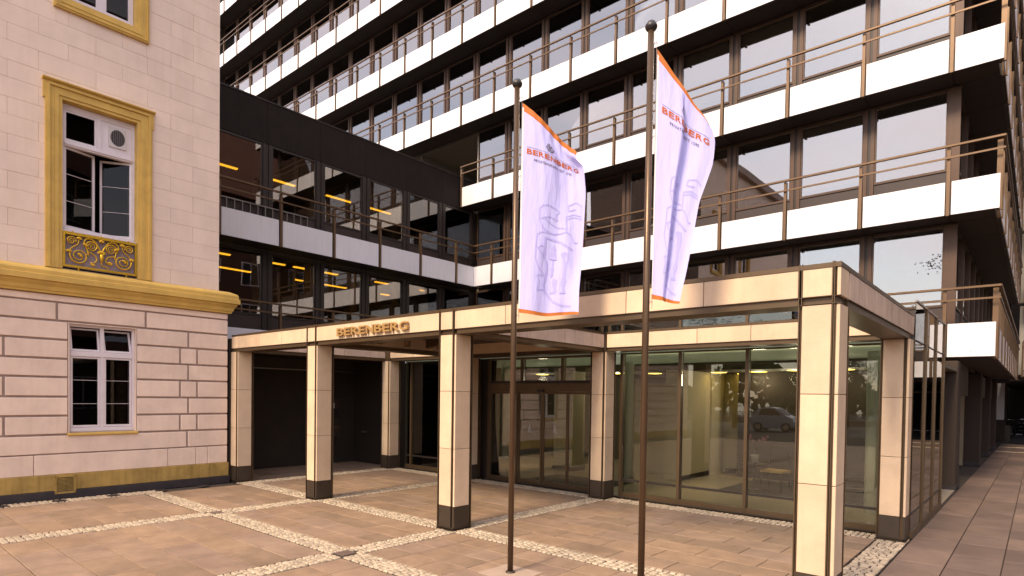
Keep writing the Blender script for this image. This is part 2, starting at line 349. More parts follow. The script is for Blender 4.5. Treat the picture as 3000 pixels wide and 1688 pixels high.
# cobble bands
bands = [('y', -13.44, -13.08, -9, 4.58), ('y', -10.45, -10.08, -9, 4.24), ('y', -10.45, -10.08, 4.56, 6.15), ('y', -10.45, -10.08, 6.5, 10.15),
         ('y', -6.72, -6.38, -9, 4.24), ('y', -6.72, -6.38, 4.56, 6.15), ('y', -6.72, -6.38, 6.5, 10.15), ('y', -1.73, -1.37, -9, 10.15),
         ('y', -13.40, -13.05, 6.5, 10.15), ('x', -13.06, -1.75, 4.24, 4.56), ('x', -13.40, -1.75, 6.15, 6.5), ('x', -13.2, -1.37, 10.15, 10.5),
         ('x', -1.35, 5, 32.22, 32.58), ('x', -1.35, 5, 35.62, 35.98)]
bed = MB()
for ax, x0, x1, y0, y1 in bands: bed.box(x0, y0, -.029, x1, y1, -.010)
cob = struct('cobble_bands', bed, 'joint_sand')
centre = [(-10.27, 4.40), (-6.55, 4.40)]
stones = []
for ax, x0, x1, y0, y1 in bands:
    w, l = (x1 - x0, y1 - y0) if ax == 'y' else (y1 - y0, x1 - x0)
    p = 0
    while p < l - .03:
        q = min(p + random.uniform(.072, .098), l); u = 0
        if l - q < .05: q = l
        cutsw = []; n_ = random.choice((3, 4, 4, 5)); cutsw = sorted([0, w] + [w * (k_ + random.uniform(-.16, .16)) / n_ for k_ in range(1, n_)])
        for u0_, u1_ in zip(cutsw[:-1], cutsw[1:]):
            u = (u0_ + u1_) / 2; hw = u1_ - u0_; v = (p + q) / 2
            cx, cy, sx, sy = (x0 + u, y0 + v, hw, q - p) if ax == 'y' else (x0 + v, y0 + u, q - p, hw)
            if not any(abs(cx - a) < .12 and abs(cy - b) < .12 for a, b in centre): stones.append((cx + random.uniform(-.004, .004), cy + random.uniform(-.004, .004), sx * random.uniform(.94, 1.04), sy * random.uniform(.94, 1.04)))
        p = q
def stone_geo(k):
    rr = random.Random(k); j = lambda s: rr.uniform(-s, s); pts = []
    for (a, b) in ((-.47, -.47), (0, -.5), (.47, -.47), (.5, 0), (.47, .47), (0, .5), (-.47, .47), (-.5, 0)): pts.append((a * .87 + j(.05), b * .87 + j(.05)))
    v = [(x, y, -.02) for x, y in pts] + [(x * .97, y * .97, -.003) for x, y in pts] + [(x * .78, y * .78, .007 + j(.002)) for x, y in pts]
    f = [(i, (i + 1) % 8, 8 + (i + 1) % 8, 8 + i) for i in range(8)] + [(8 + i, 8 + (i + 1) % 8, 16 + (i + 1) % 8, 16 + i) for i in range(8)] + [tuple(range(16, 24))]
    return v, f
SG = [stone_geo(k) for k in range(10)]; SM = []
for v, f in SG:
    me = bpy.data.meshes.new('cobble'); me.from_pydata(v, [], f); me.materials.append(MATS['cobble']); SM.append(me)
stones.sort(key=lambda s: show((s[0], s[1], 0)))
rest = MB()
for i, (cx, cy, sx, sy) in enumerate(stones):
    k = random.randrange(10); a = random.uniform(-.09, .09); dz = random.uniform(-.003, .003)
    if i < 300:
        o = put('cobble', SM[k], cob, (cx, cy, dz)); o.scale = (sx, sy, 1); o.rotation_euler = (0, 0, a)
    else:
        n = len(rest.v); ca, sa = math.cos(a), math.sin(a)
        rest.v += [(cx + (x * sx * ca - y * sy * sa), cy + (x * sx * sa + y * sy * ca), z + dz) for x, y, z in SG[k][0]]
        rest.f += [tuple(n + q for q in ff) for ff in SG[k][1]]
# the far cobbles get their tone from position, not from the piece
mat('cobble_many', (.46, .365, .26), .6, var=.16, scale=9, bump=.35, bscale=110, spec=.4, rnd=.2)
o = rest.build('far_cobbles', 'cobble_many', cob); o['kind'] = 'stuff'
for a, b in centre: B('centre_stone', 'slab_right', cob, a - .095, b - .095, -.02, a + .095, b + .095, .004, .004)

# ------------------------------------------------------------------ old town house on the left
HX = -13.572
house = thing('town_house', 'pale pink plastered old town house with ochre window surrounds', 'house', (HX, 0, 0), .0175, local=True)
HT = 15.0
wallm = MB(); 
def wall_rect(y0, y1, z0, z1, holes, x, xb):
    # front sheet with rectangular openings
    ys = sorted({y0, y1, *[t for h in holes for t in h[:2]]}); zs = sorted({z0, z1, *[t for h in holes for t in h[2:]]})
    for a, b in zip(ys[:-1], ys[1:]):
        for c, d in zip(zs[:-1], zs[1:]):
            if not any(h[0] <= a and b <= h[1] and h[2] <= c and d <= h[3] for h in holes): wallm.box(xb, a, c, x, b, d)
LW = (3.14, 4.27, 1.20, 3.25); UW = (3.04, 4.27, 4.24, 7.32); TW = (3.14, 4.24, 9.16, 12.0)
sh = -3.6
def shf(h): return (h[0] + sh, h[1] + sh, h[2], h[3])
wall_rect(-7.6, 6.09, 0, 3.80, [LW, shf(LW)], -.035, -.5)
wall_rect(-7.6, 5.89, 3.80, HT, [UW, TW, shf(UW), shf(TW)], -.012, -.5)
wallm.box(-7, -7.6, 0, -6.8, 5.89, HT); wallm.box(-6.8, 5.6, 0, -.52, 5.89, HT); wallm.box(-6.8, -7.6, 0, -.52, -7.3, HT); wallm.box(-7.2, -7.8, HT, .3, 6.1, HT + .4)
wall = wallm.build('wall', 'stucco_joint', house)
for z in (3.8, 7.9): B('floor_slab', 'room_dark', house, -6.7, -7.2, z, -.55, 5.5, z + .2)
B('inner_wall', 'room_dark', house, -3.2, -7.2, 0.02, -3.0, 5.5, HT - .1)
# rusticated ground storey
Zs = [.455, .81, 1.17, 1.52, 1.87, 2.23, 2.57, 2.92, 3.265, 3.605, 3.745]
def blocks(y0, y1, z0, z1, cuts, g=.019, first=False):
    ys = [y0] + sorted(c for c in cuts if y0 < c < y1) + [y1]
    for i, (a, b) in enumerate(zip(ys[:-1], ys[1:])):
        B('stone_block', 'stucco_low', wall, -.038, a + (g if i else 0), z0 + g, .0, b - (g if i < len(ys) - 2 else 0), z1 - g, .009)
for i in range(len(Zs) - 1):
    z0, z1 = Zs[i], Zs[i + 1]; t1 = [5.26]; t2 = [5.095, 5.44]
    far = [2.2 - 1.25 * k - (.6 if i % 2 else 0) for k in range(8)]
    if i == 0: blocks(-7.6, 6.09, z0 - .018, z1, [2.62, 4.86, 5.42, 5.66, .9, -1.5], .004)
    elif i == 9: blocks(-7.6, 6.09, z0, z1, [], .012)
    elif i == 8: blocks(-7.6, 6.09, z0, z1, [2.965, 4.44, .9, -.7, -2.6, -4.6])
    elif i == 1: blocks(-7.6, 6.09, z0, z1, [5.24, -.9, -3.4])
    else:
        cut = t1 if i % 2 else t2
        blocks(4.285, 6.09, z0, z1, cut)
        blocks(LW[1] + sh + .015, 3.125, z0, z1, [2.2, 1.3] if i % 2 == 0 else [1.75])
        blocks(-7.6, LW[0] + sh - .015, z0, z1, [-1.4, -2.6, -4.0] if i % 2 else [-2.0, -3.3, -4.6])
# upper ashlar: shallow scored joints
k = 0; z = 4.22
while z < 11.4:
    z1 = z + (.335 if k % 2 else .301); ys = sorted([-7.6, 5.89] + [(5.333 if k % 2 else 4.894) - .88 * q for q in range(15) if (5.333 if k % 2 else 4.894) - .88 * q > -7.5])
    for a, b in zip(ys[:-1], ys[1:]):
        segs = [(a, b)]
        for h in ((2.80, 4.54, 4.2, 7.55), (2.95, 4.44, 8.94, 12.3), (2.80 + sh, 4.54 + sh, 4.2, 7.55), (2.95 + sh, 4.44 + sh, 8.94, 12.3)):
            if z1 > h[2] + .02 and z < h[3] - .02:
                n = []
                for s, e in segs:
                    c0, c1 = max(s, h[0]), min(e, h[1])
                    if c1 - c0 > .03 and z < h[2] - .03: B('stone_block', 'stucco', wall, -.016, c0 + .0014, z + .0014, 0, c1 - .0014, h[2] - .0014, .0022)
                    if c1 - c0 > .03 and z1 > h[3] + .03: B('stone_block', 'stucco', wall, -.016, c0 + .0014, h[3] + .0014, 0, c1 - .0014, z1 - .0014, .0022)
                for s, e in segs:
                    if e <= h[0] or s >= h[1]: n.append((s, e))
                    else:
                        if s < h[0]: n.append((s, h[0]))
                        if e > h[1]: n.append((h[1], e))
                segs = n
        for s, e in segs:
            if e - s > .03: B('stone_block', 'stucco', wall, -.016, s + .0014, z + .0014, random.uniform(-.0015, .0015), e - .0014, z1 - .0014, .0022)
    z = z1; k += 1
B('upper_wall', 'stucco', wall, -.016, -7.6, z + .004, 0, 5.89, HT - .01)
# cornice, plinth
cp = [(-.03, 3.745), (.055, 3.745), (.065, 3.78), (.085, 3.80), (.10, 3.86), (.14, 3.91), (.145, 3.945), (.19, 3.955), (.19, 4.05), (.165, 4.06), (.165, 4.13), (.145, 4.165), (.02, 4.222), (-.03, 4.222)]
co = MB(); nP = len(cp)
co.v = [(a, -7.7, b) for a, b in cp] + [(a, 6.09 + a, b) for a, b in cp] + [(-3.0, 6.09 + a, b) for a, b in cp]
for r_ in (0, 1):
    for i in range(nP): k = (i + 1) % nP; co.f.append((r_ * nP + i, r_ * nP + k, (r_ + 1) * nP + k, (r_ + 1) * nP + i))
co.f += [tuple(range(nP)), tuple(reversed(range(2 * nP, 3 * nP)))]
co.build('cornice', 'ochre', house)
B('plinth', 'ochre_dark', house, -.04, -7.6, .145, .032, 6.11, .437, .006)
B('base_course', 'base_dark', house, -.04, -7.65, -.02, .055, 6.13, .142, .006)
vent = MB()
for i in range(11): vent.prism([(.035, .125 + i * .024), (.06, .118 + i * .024), (.06, .124 + i * .024), (.035, .135 + i * .024)], 'y', 2.945, 3.21)
for a, b, c, d in ((2.915, 2.945, .085, .415), (3.21, 3.24, .085, .415), (2.915, 3.24, .385, .415), (2.915, 3.24, .085, .115)): vent.box(.03, a, c, .064, b, d)
vo = vent.build('vent_grille', 'ochre_dark', house); B('vent_back', 'room_dark', vo, .0335, 2.94, .11, .0365, 3.215, .39)
def casement(par, y0, y1, z0, z1, x, bars=0, w=.038, hinge=None, ang=0, tilt=0, name='casement'):
    """a sash with frame, pane and glazing bars; hinge 'l'/'r' swings inwards, tilt leans the top in"""
    f = MB(); d = .045
    f.box(-d, 0, 0, 0, w, z1 - z0); f.box(-d, y1 - y0 - w, 0, 0, y1 - y0, z1 - z0); f.box(-d, w, 0, 0, y1 - y0 - w, w * 1.15); f.box(-d, w, z1 - z0 - w, 0, y1 - y0 - w, z1 - z0)
    g = MB().poly([(-d * .5, w, w), (-d * .5, y1 - y0 - w, w), (-d * .5, y1 - y0 - w, z1 - z0 - w), (-d * .5, w, z1 - z0 - w)])
    def tr(mb):
        for i, (a, b, c) in enumerate(mb.v):
            if hinge == 'l': ca, sa = math.cos(ang), math.sin(ang); a, b = a * ca - b * sa, a * sa + b * ca
            if hinge == 'r':
                bb = b - (y1 - y0); ca, sa = math.cos(-ang), math.sin(-ang); a, bb = a * ca - bb * sa, a * sa + bb * ca; b = bb + (y1 - y0)
            if tilt: a, c = a - c * math.sin(tilt), c * math.cos(tilt)
            mb.v[i] = (a + x, b + y0, c + z0)
        return mb
    bm_ = MB()
    for q in range(bars): zz = (z1 - z0) * (q + 1) / (bars + 1); bm_.box(-d * .8, w, zz - .0035, -d * .2, y1 - y0 - w, zz + .0035)
    fo = tr(f).build(name, 'frame_white', par); tr(g).build('pane', 'glass_house', fo)
    if bars: tr(bm_).build('glazing_bar', 'frame_white', fo)
    return fo
def low_window(s):
    y0, y1, z0, z1 = LW[0] + s, LW[1] + s, LW[2], LW[3]
    rv = MB(); rv.box(-.13, y0 - .001, z0 - .01, -.005, y0 + .012, z1); rv.box(-.13, y1 - .012, z0 - .01, -.005, y1 + .001, z1); rv.box(-.13, y0, z1 - .012, -.005, y1, z1 + .001)
    rv.build('reveal', 'stucco', house)
    f = MB(); x = -.10
    f.box(x - .06, y0 + .012, z0, x, y0 + .05, z1 - .012); f.box(x - .06, y1 - .05, z0, x, y1 - .012, z1 - .012); f.box(x - .06, y0 + .05, z1 - .06, x, y1 - .05, z1 - .012)
    f.box(x - .06, y0 + .05, z0, x + .012, y1 - .05, z0 + .09); f.box(x - .06, y0 + .05, 2.64, x + .015, y1 - .05, 2.735)
    ym = (y0 + y1) / 2; f.box(x - .06, ym - .03, z0 + .09, x + .004, ym + .03, 2.64); f.box(x - .06, ym - .03, 2.735, x + .004, ym + .03, z1 - .06)
    f.box(x - .06, y0 + .05, z0 + .02, x + .03, y1 - .05, z0 + .055)
    w = f.build('window', 'frame_white', house)
    casement(w, y0 + .055, ym - .034, z0 + .095, 2.635, x - .008, 2, .034); casement(w, ym + .034, y1 - .055, z0 + .095, 2.635, x - .008, 2, .034)
    casement(w, y0 + .055, ym - .034, 2.74, z1 - .065, x - .008, 0, .032, tilt=R(12), name='hopper_light'); casement(w, ym + .034, y1 - .055, 2.74, z1 - .065, x - .008, 0, .032, tilt=R(16), name='hopper_light')
    MB().prism([(-.12, 1.205), (.035, 1.19), (.04, 1.16), (.03, 1.145), (-.12, 1.145)], 'y', y0 - .02, y1 + .02).build('sill', 'ochre', house)
low_window(0); low_window(sh)
def surround(y0, y1, z0, z1, w, s, bottom=False, ears=False):
    """stepped moulding round an opening, y0..z1 is the inner edge"""
    m_ = MB(); y0 += s; y1 += s
    steps = [(0, .055, .035), (.055, .12, .055), (.12, .19, .045), (.19, w - .03, .075), (w - .03, w, .06)]
    for a, b, d in steps:
        g = .0012
        zb = z0 - b if bottom else z0
        m_.box(-.02, y0 - b, zb, d, y0 - a - g, z1 + b); m_.box(-.02, y1 + a + g, zb, d, y1 + b, z1 + b)
        m_.box(-.02, y0 - a, z1 + a + g, d, y1 + a, z1 + b)
        if bottom: m_.box(-.02, y0 - a, z0 - b, d, y1 + a, z0 - a - g)
    if ears:
        m_.box(-.02, y0 - w - .03, z1 - .05, .052, y0 - w - .001, z1 + w); m_.box(-.02, y1 + w + .001, z1 - .05, .052, y1 + w + .03, z1 + w)
        m_.prism([(-.02, z1 + w + .001), (.085, z1 + w + .001), (.115, z1 + w + .022), (.115, z1 + w + .04), (-.02, z1 + w + .055)], 'y', y0 - w - .045, y1 + w + .045)
    # reveal
    m_.box(-.16, y0 - .02, z0, -.021, y0 + .002, z1); m_.box(-.16, y1 - .002, z0, -.021, y1 + .02, z1); m_.box(-.16, y0, z1 - .002, -.021, y1, z1 + .02)
    return m_.build('window_surround', 'ochre', house)
def grille(s):
    y0, y1, z0, z1 = 3.045 + s, 4.262 + s, 4.275, 4.925; x = .015
    B('back_panel', 'lilac_panel', house, -.06, y0, z0, -.05, y1, z1)
    fr = MB(); fr.box(x - .012, y0, z1 - .055, x + .02, y1, z1); fr.box(x - .012, y0, z0, x + .02, y1, z0 + .04); fr.box(x - .012, y0, z0 + .04, x + .02, y0 + .035, z1 - .055); fr.box(x - .012, y1 - .035, z0 + .04, x + .02, y1, z1 - .055)
    for q in (.2, .85): yy = y0 + (y1 - y0) * q; fr.box(x - .01, yy - .012, z0 - .05, x + .012, yy + .012, z0)
    gr = fr.build('ornamental_grille', 'gold', house)
    Wd = y1 - y0 - .07; Hd = z1 - z0 - .095
    P = lambda u, v, dx=0: (x + dx, y0 + .035 + u * Wd, z0 + .04 + v * Hd)
    def spiral(u, v, r, turns, a0, d, r_end=.12, th=.0125):
        pts = []
        n = int(turns * 18)
        for i in range(n + 1):
            t = i / n; a = a0 + d * t * turns * 2 * math.pi; rr = r * (1 - (1 - r_end) * t); c = P(u, v, .004 * math.sin(t * 9)); pts.append((c[0], c[1] + rr * math.cos(a), c[2] + rr * math.sin(a)))
        MB().tube(pts, [th * (1.15 - .5 * i / n) for i in range(n + 1)], 6).build('scroll', 'gold', gr, True); return pts[0]
    def curve(p, th=.0125):
        pts = []
        for i in range(len(p) - 1):
            a, b = p[i], p[i + 1]; m0 = p[max(i - 1, 0)]; m3 = p[min(i + 2, len(p) - 1)]
            for q in range(6):
                t = q / 6; f = lambda k: .5 * ((2 * a[k]) + (-m0[k] + b[k]) * t + (2 * m0[k] - 5 * a[k] + 4 * b[k] - m3[k]) * t * t + (-m0[k] + 3 * a[k] - 3 * b[k] + m3[k]) * t ** 3)
                pts.append(P(f(0), f(1)))
        pts.append(P(*p[-1])); MB().tube(pts, th, 6).build('scroll', 'gold', gr, True)
    def leaf(u, v, a, L=.06, n=5):
        m_ = MB(); c = P(u, v, .006)
        for i in range(n):
            t = a + (i - (n - 1) / 2) * .5; e = (c[0] + .012, c[1] + L * math.cos(t), c[2] + L * math.sin(t)); mid = (c[0] + .016, c[1] + .55 * L * math.cos(t), c[2] + .55 * L * math.sin(t)); m_.tube([c, mid, e], [.009, .018, .005], 6)
        m_.build('leaf_ornament', 'gold', gr, True)
    spiral(.085, .82, .078, 2.0, -.3, 1); spiral(.37, .72, .098, 2.3, math.pi * .95, -1); spiral(.645, .72, .098, 2.3, .05 * math.pi, 1); spiral(.915, .82, .078, 2.0, math.pi + .3, -1)
    spiral(.19, .34, .150, 1.75, 2.8, 1, .3, .015); spiral(.82, .34, .150, 1.75, .34, -1, .3, .015)
    curve([(.32, .40), (.30, .62), (.26, .80), (.30, .96), (.40, .93), (.47, .70), (.50, .50)], .015); curve([(.70, .40), (.72, .62), (.76, .80), (.71, .96), (.61, .93), (.54, .70), (.51, .50)], .015)
    curve([(.05, .45), (.10, .60), (.17, .72), (.19, .88)]); curve([(.95, .45), (.90, .60), (.83, .72), (.81, .88)]); curve([(.30, .55), (.40, .45), (.44, .30), (.40, .17)]); curve([(.70, .50), (.60, .44), (.57, .28), (.62, .18)]); curve([(.50, .24), (.52, .12), (.58, .10), (.61, .03)])
    for u, v, a in ((.05, .42, 1.6), (.95, .42, 1.6), (.19, .88, 1.5), (.81, .88, 1.5), (.19, .34, .9), (.83, .34, .9), (.27, .70, 1.2), (.73, .70, 1.9), (.505, .90, 1.57), (.39, .15, 4.0), (.62, .20, 1.2)): leaf(u, v, a)
    vs = MB(); c = P(.507, .5)
    for i in range(7): t = math.pi / 2 + (i - 3) * .42; vs.tube([c, (c[0] + .02, c[1] + .05 * math.cos(t), c[2] + .05 * math.sin(t)), (c[0] + .012, c[1] + .085 * math.cos(t), c[2] + .085 * math.sin(t))], [.012, .016, .005], 6)
    vs.tube([P(.507, .22), P(.507, .27, .012), P(.507, .36, .016), P(.507, .46, .014), P(.507, .52, .005)], [.016, .024, .038, .034, .02], 8); vs.build('vase_ornament', 'gold', gr, True)
    kn = MB()
    for u in (.1, .5, .9): c = P(u, 1.12, .015); kn.ball(c, .013)
    kn.build('knob', 'gold', gr, True)
def up_window(s, first):
    surround(3.04, 4.27, 4.224, 7.30, .26, s, ears=True)
    y0, y1 = 3.045 + s, 4.265 + s; x = -.11; f = MB()
    f.box(x - .07, y0, 4.95, x, y0 + .05, 7.29); f.box(x - .07, y1 - .05, 4.95, x, y1, 7.29); f.box(x - .07, y0 + .05, 7.19, x, y1 - .05, 7.29)
    f.box(x - .07, y0 + .05, 4.95, x + .02, y1 - .05, 5.02); f.box(x - .07, y0 - .0, 4.925, x + .12, y1 + .0, 4.948); f.box(x - .07, y0 + .05, 6.52, x + .02, y1 - .05, 6.62); f.box(x - .06, y0 + .05, 6.55, x + .04, y1 - .05, 6.58)
    ym = (y0 + y1) / 2; f.box(x - .06, ym - .035, 6.62, x + .004, ym + .035, 7.19)
    w = f.build('window', 'frame_white', house)
    casement(w, y0 + .052, ym - .037, 6.625, 7.185, x - .006, 0, .034, name='fixed_light')
    # right top light is a white board with a round fan
    bd = B('fan_board', 'frame_white', w, x - .04, ym + .037, 6.622, x - .012, y1 - .052, 7.188)
    a, b = ym + .16, y1 - .15; fr = MB(); fr.box(x - .011, a, 6.74, x + .012, b, 7.12); fo = fr.build('fan_frame', 'blind', bd)
    cy, cz = (a + b) / 2, 6.93; disk = MB(); disk.prism([(cy + .125 * math.cos(t * math.pi / 14), cz + .155 * math.sin(t * math.pi / 14)) for t in range(28)], 'x', x + .0125, x + .0145); 
    disk.build('fan_opening', 'fan_dark', bd)
    bl = MB()
    for i in range(-3, 4): yy = cy + i * .035; hh = math.sqrt(max(0, 1 - ((yy - cy) / .125) ** 2)) * .155; bl.box(x + .016, yy - .003, cz - hh, x + .019, yy + .003, cz + hh)
    bl.build('fan_bars', 'steel', bd)
    casement(w, y0 + .052, ym - .005, 5.025, 6.515, x - .006, 2, .038, hinge='l', ang=R(16) if first else 0); casement(w, ym + .005, y1 - .052, 5.025, 6.515, x - .006, 2, .038, hinge='r', ang=R(34) if first else 0)
    grille(s)
    surround(3.14, 4.24, 9.16, 12.0, .23, s, bottom=True)
    y0, y1 = 3.145 + s, 4.235 + s; f = MB(); f.box(x - .07, y0, 9.165, x, y0 + .05, 11.99); f.box(x - .07, y1 - .05, 9.165, x, y1, 11.99); f.box(x - .07, y0 + .05, 9.165, x + .01, y1 - .05, 9.24); ym = (y0 + y1) / 2; f.box(x - .07, ym - .05, 9.24, x, ym + .05, 11.99); f.box(x - .07, y0 + .05, 11.9, x - .001, ym - .05, 11.99); f.box(x - .07, ym + .05, 11.9, x - .001, y1 - .05, 11.99)
    w = f.build('window', 'frame_white', house)
    casement(w, y0 + .052, ym - .052, 9.245, 11.895, x - .006, 2, .034); casement(w, ym + .052, y1 - .052, 9.245, 11.895, x - .006, 2, .034)
up_window(0, True); up_window(sh, False)
ORD = ['first', 'second', 'third', 'fourth', 'fifth', 'sixth', 'seventh', 'eighth', 'ninth']
for i, (gx, gy) in enumerate([(-13.24, 2.09), (-13.22, 2.91), (-13.225, 3.75), (-13.27, 4.60), (-13.33, 5.45)]):
    lb = ['round black ground light in the cobbles at the left picture edge', 'round black ground light in the cobbles below the plinth vent', 'round black ground light in the cobbles, third from the canopy column', 'round black ground light where the wall cobbles end', 'round black ground light in the slabs nearest the canopy column'][i]
    t = thing('ground_light', lb, 'ground light', (gx, gy, 0), group='ground lights along the old house')
    MB().lathe(gx, gy, [(.115, .002), (.115, .012), (.10, .016), (.09, .012)], 24).build('rim', 'base_dark', t, True)
    MB().lathe(gx, gy, [(.088, .009), (.088, .0125)], 24).build('lens', 'cap_black', t)

# ------------------------------------------------------------------ modern office building
LV = [3.06, 6.37, 9.68, 12.99, 16.30, 19.61, 22.92, 26.23]
MO = 1.815; PX0 = -1.72; YB = 17.4; YW = 18.28; XE = -.77; XW = -17.21
office = thing('office_building', 'large brown office building with white balcony bands and dark windows', 'office building', (-10, 19, 0))
wing = thing('office_wing', 'low dark brown office wing with one white balcony band', 'office building', (-19, 12, 0))
class Face:
    def __init__(s, th, kind): s.th = th; s.k = kind
    def box(s, name, mname, parent, u0, u1, n0, n1, z0, z1, c=0):
        parent = parent or s.th
        if s.k == 'A': return B(name, mname, parent, u0, YB - n1, z0, u1, YB - n0, z1, c)
        if s.k == 'W': return B(name, mname, parent, XW + n0, u0, z0, XW + n1, u1, z1, c)
        if s.k == 'S': return B(name, mname, parent, XE + n0, u0, z0, XE + n1, u1, z1, c)
        if s.k == 'F': return B(name, mname, parent, u0, 35.4 - n1, z0, u1, 35.4 - n0, z1, c)
DEP = -.88
def rail_set(F, u0, u1, zb, posts, nout=.085):
    r = F.box('top_rail', 'bronze_metal', None, u0, u1, nout - .05, nout + .01, zb + 1.545, zb + 1.600, .008)
    F.box('mid_rail', 'bronze_metal', r, u0, u1, nout - .035, nout - .005, zb + 1.285, zb + 1.325)
    for p in posts: F.box('post', 'bronze_metal', r, p - .034, p + .034, -.07, nout - .052, zb - .02, zb + 1.543)
    return r
def bay(F, u0, u1, zb, gl, blind=None, win=True, panel=True, frm='mullion', open_=False, pier=True, n=DEP, ztop=3.29, mw=.13):
    if panel:
        p = F.box('balcony_panel', 'white_panel', None, u0 + .062, u1 - .062, -.02, 0, zb, zb + .77, .004)
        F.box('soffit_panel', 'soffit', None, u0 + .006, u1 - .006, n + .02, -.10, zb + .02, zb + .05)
        F.box('edge_beam', 'dark_metal', None, u0, u1, -.098, -.03, zb + .01, zb + .30)
    F.box('spandrel', 'spandrel', None, u0 + mw, u1 - mw, n - .03, n + .01, zb + .13, zb + 1.285)
    F.box('mullion', frm, None, u1 - mw + .003, u1 - .035, n - .06, n + .055, zb + .13, zb + ztop)
    F.box('mullion', frm, None, u1 + .035, u1 + mw - .003, n - .06, n + .055, zb + .13, zb + ztop)
    F.box('mullion', 'dark_metal', None, u1 - .034, u1 + .034, n - .06, n + .025, zb + .13, zb + ztop)
    # window: sill member with jambs and head as one frame, pane as a child
    a, b = u0 + mw, u1 - mw
    w = F.box('window', frm, None, a, b, n - .04, n + .035, zb + 1.287, zb + 1.345)
    F.box('head', frm, w, a, b, n - .04, n + .03, zb + ztop - .06, zb + ztop)
    F.box('jamb', frm, w, a + .001, a + .035, n - .038, n + .03, zb + 1.347, zb + ztop - .062); F.box('jamb', frm, w, b - .035, b - .001, n - .038, n + .03, zb + 1.347, zb + ztop - .062)
    pn = F.box('pane', gl, w, a + .036, b - .036, n - .012, n - .004, zb + 1.347, zb + ztop - .062); pn.rotation_euler = (random.uniform(-.003, .003), random.uniform(-.003, .003) if F.k in 'WS' else 0, random.uniform(-.003, .003))
    if pier: F.box('inner_pier', 'inner_pale', None, u0 - .16, u0 + .19, n - .62, n - .22, zb + .12, zb + 3.27)
    if blind:
        k, d = blind; h = 1.79 * d; top = zb + ztop - .07
        bl = F.box('blind', k, w, a + .05, b - .05, n - .10, n - .09, top - h, top)
        q = 0
        while q * .075 < h - .03: F.box('blind_slat', k, bl, a + .052, b - .052, n - .089, n - .083, top - q * .075 - .066, top - q * .075 - .006); q += 1
A = Face(office, 'A'); Wf = Face(wing, 'W'); Sd = Face(office, 'S')
random.seed(3)
BL = {(1, 2): ('blind', .95), (1, 4): ('blind_brown', .93), (2, 4): ('blind', .92), (2, 3): ('blind', .6), (1, 6): ('blind_brown', .8), (3, 7): ('blind', .8), (4, 8): ('blind', .7), (2, 9): ('blind_brown', .35), (0, 3): ('blind', .3)}
FIX = []
for li, zb in enumerate(LV):
    xl = -17.21 if li < 2 else (-18.0 if li == 2 else -41.9)
    posts = []; k = 0
    while PX0 - k * MO > xl + .3: posts.append(PX0 - k * MO); k += 1
    # end bay on the right, then the regular bays
    edges = [XE - .0] + posts + [xl]
    for j in range(len(edges) - 1):
        u1, u0 = edges[j], edges[j + 1]
        if j == 0:
            A.box('balcony_panel', 'white_panel', None, u0 + .062, u1, -.02, 0, zb, zb + .77, .004)
            A.box('soffit_panel', 'soffit', None, u0 + .006, u1 - .10, DEP + .02, -.10, zb + .02, zb + .05)
            A.box('mullion', 'mullion', None, u0 - .10, u0 + .085, DEP - .06, DEP + .05, zb + .06, zb + 3.29)
            A.box('edge_beam', 'dark_metal', None, u0, u1 - .03, -.098, -.03, zb + .01, zb + .30)
            continue
        if u1 - u0 < 1.0:
            A.box('balcony_panel', 'white_panel', None, u0 + (0 if li < 2 else .062), u1 - .062, -.02, 0, zb, zb + .77, .004)
            A.box('soffit_panel', 'soffit', None, u0 + .006, u1 - .006, DEP + .02, -.10, zb + .02, zb + .05)
            bay(A, -18.02, u1, zb, 'glass_wing', panel=False, pier=False)
            continue
        bl = BL.get((li, j)) or (random.choice([('blind', .25), ('blind', .5), ('blind', .9)]) if li > 0 and random.random() < .24 else None)
        bay(A, u0, u1, zb, 'glass_office', bl)
        if li < 3 and j < 6: FIX.append((u0, u1, zb))
    rail_set(A, xl if li < 2 else xl + .03, XE + .085, zb, posts + ([] if li < 2 else [xl + .034]))
    xs = -17.0 if li < 2 else -42
    A.box('slab', 'dark_metal', None, xl, XE - .12, DEP - .02, -.10, zb + .052, zb + .28)
    B('interior_floor', 'room_ceiling', office, xs - 1.5 if li > 1 else -18.0, YW + .12, zb - .02, -1.75, 27, zb + .10)
fx = MB()
for a, b, zz in FIX + [(PX0, XE + .06, z_) for z_ in LV[:3]]:
    for q in (.12, .5, .88):
        for h_ in (.12, .65):
            xx = a + .062 + (b - a - .124) * q; fx.box(xx - .008, YB - .004, zz + h_ - .008, xx + .008, YB + .002, zz + h_ + .008)
fo_ = fx.build('panel_fixings', 'steel', office); fo_['kind'] = 'stuff'
B('core_wall', 'room_wall', office, -42, 24.0, 0, -1.8, 24.2, 29.5)
B('gable_wall', 'dark_metal', office, -42.4, 17.5, 10.9, -42.05, 27, 29.6)
B('roof_slab', 'dark_metal', office, -42.5, 17.0, 29.55, -.6, 36, 30.0)
for xx in (-5.36, -10.8, -16.25, -21.7, -27.1, -32.6): B('partition_wall', 'room_ceiling', office, xx - .05, YW + .15, 3.3, xx + .05, 23.9, 29.4)
B('upper_wall', 'dark_metal', office, -42, 18.3, 29.43, -1.7, 18.6, 29.54)
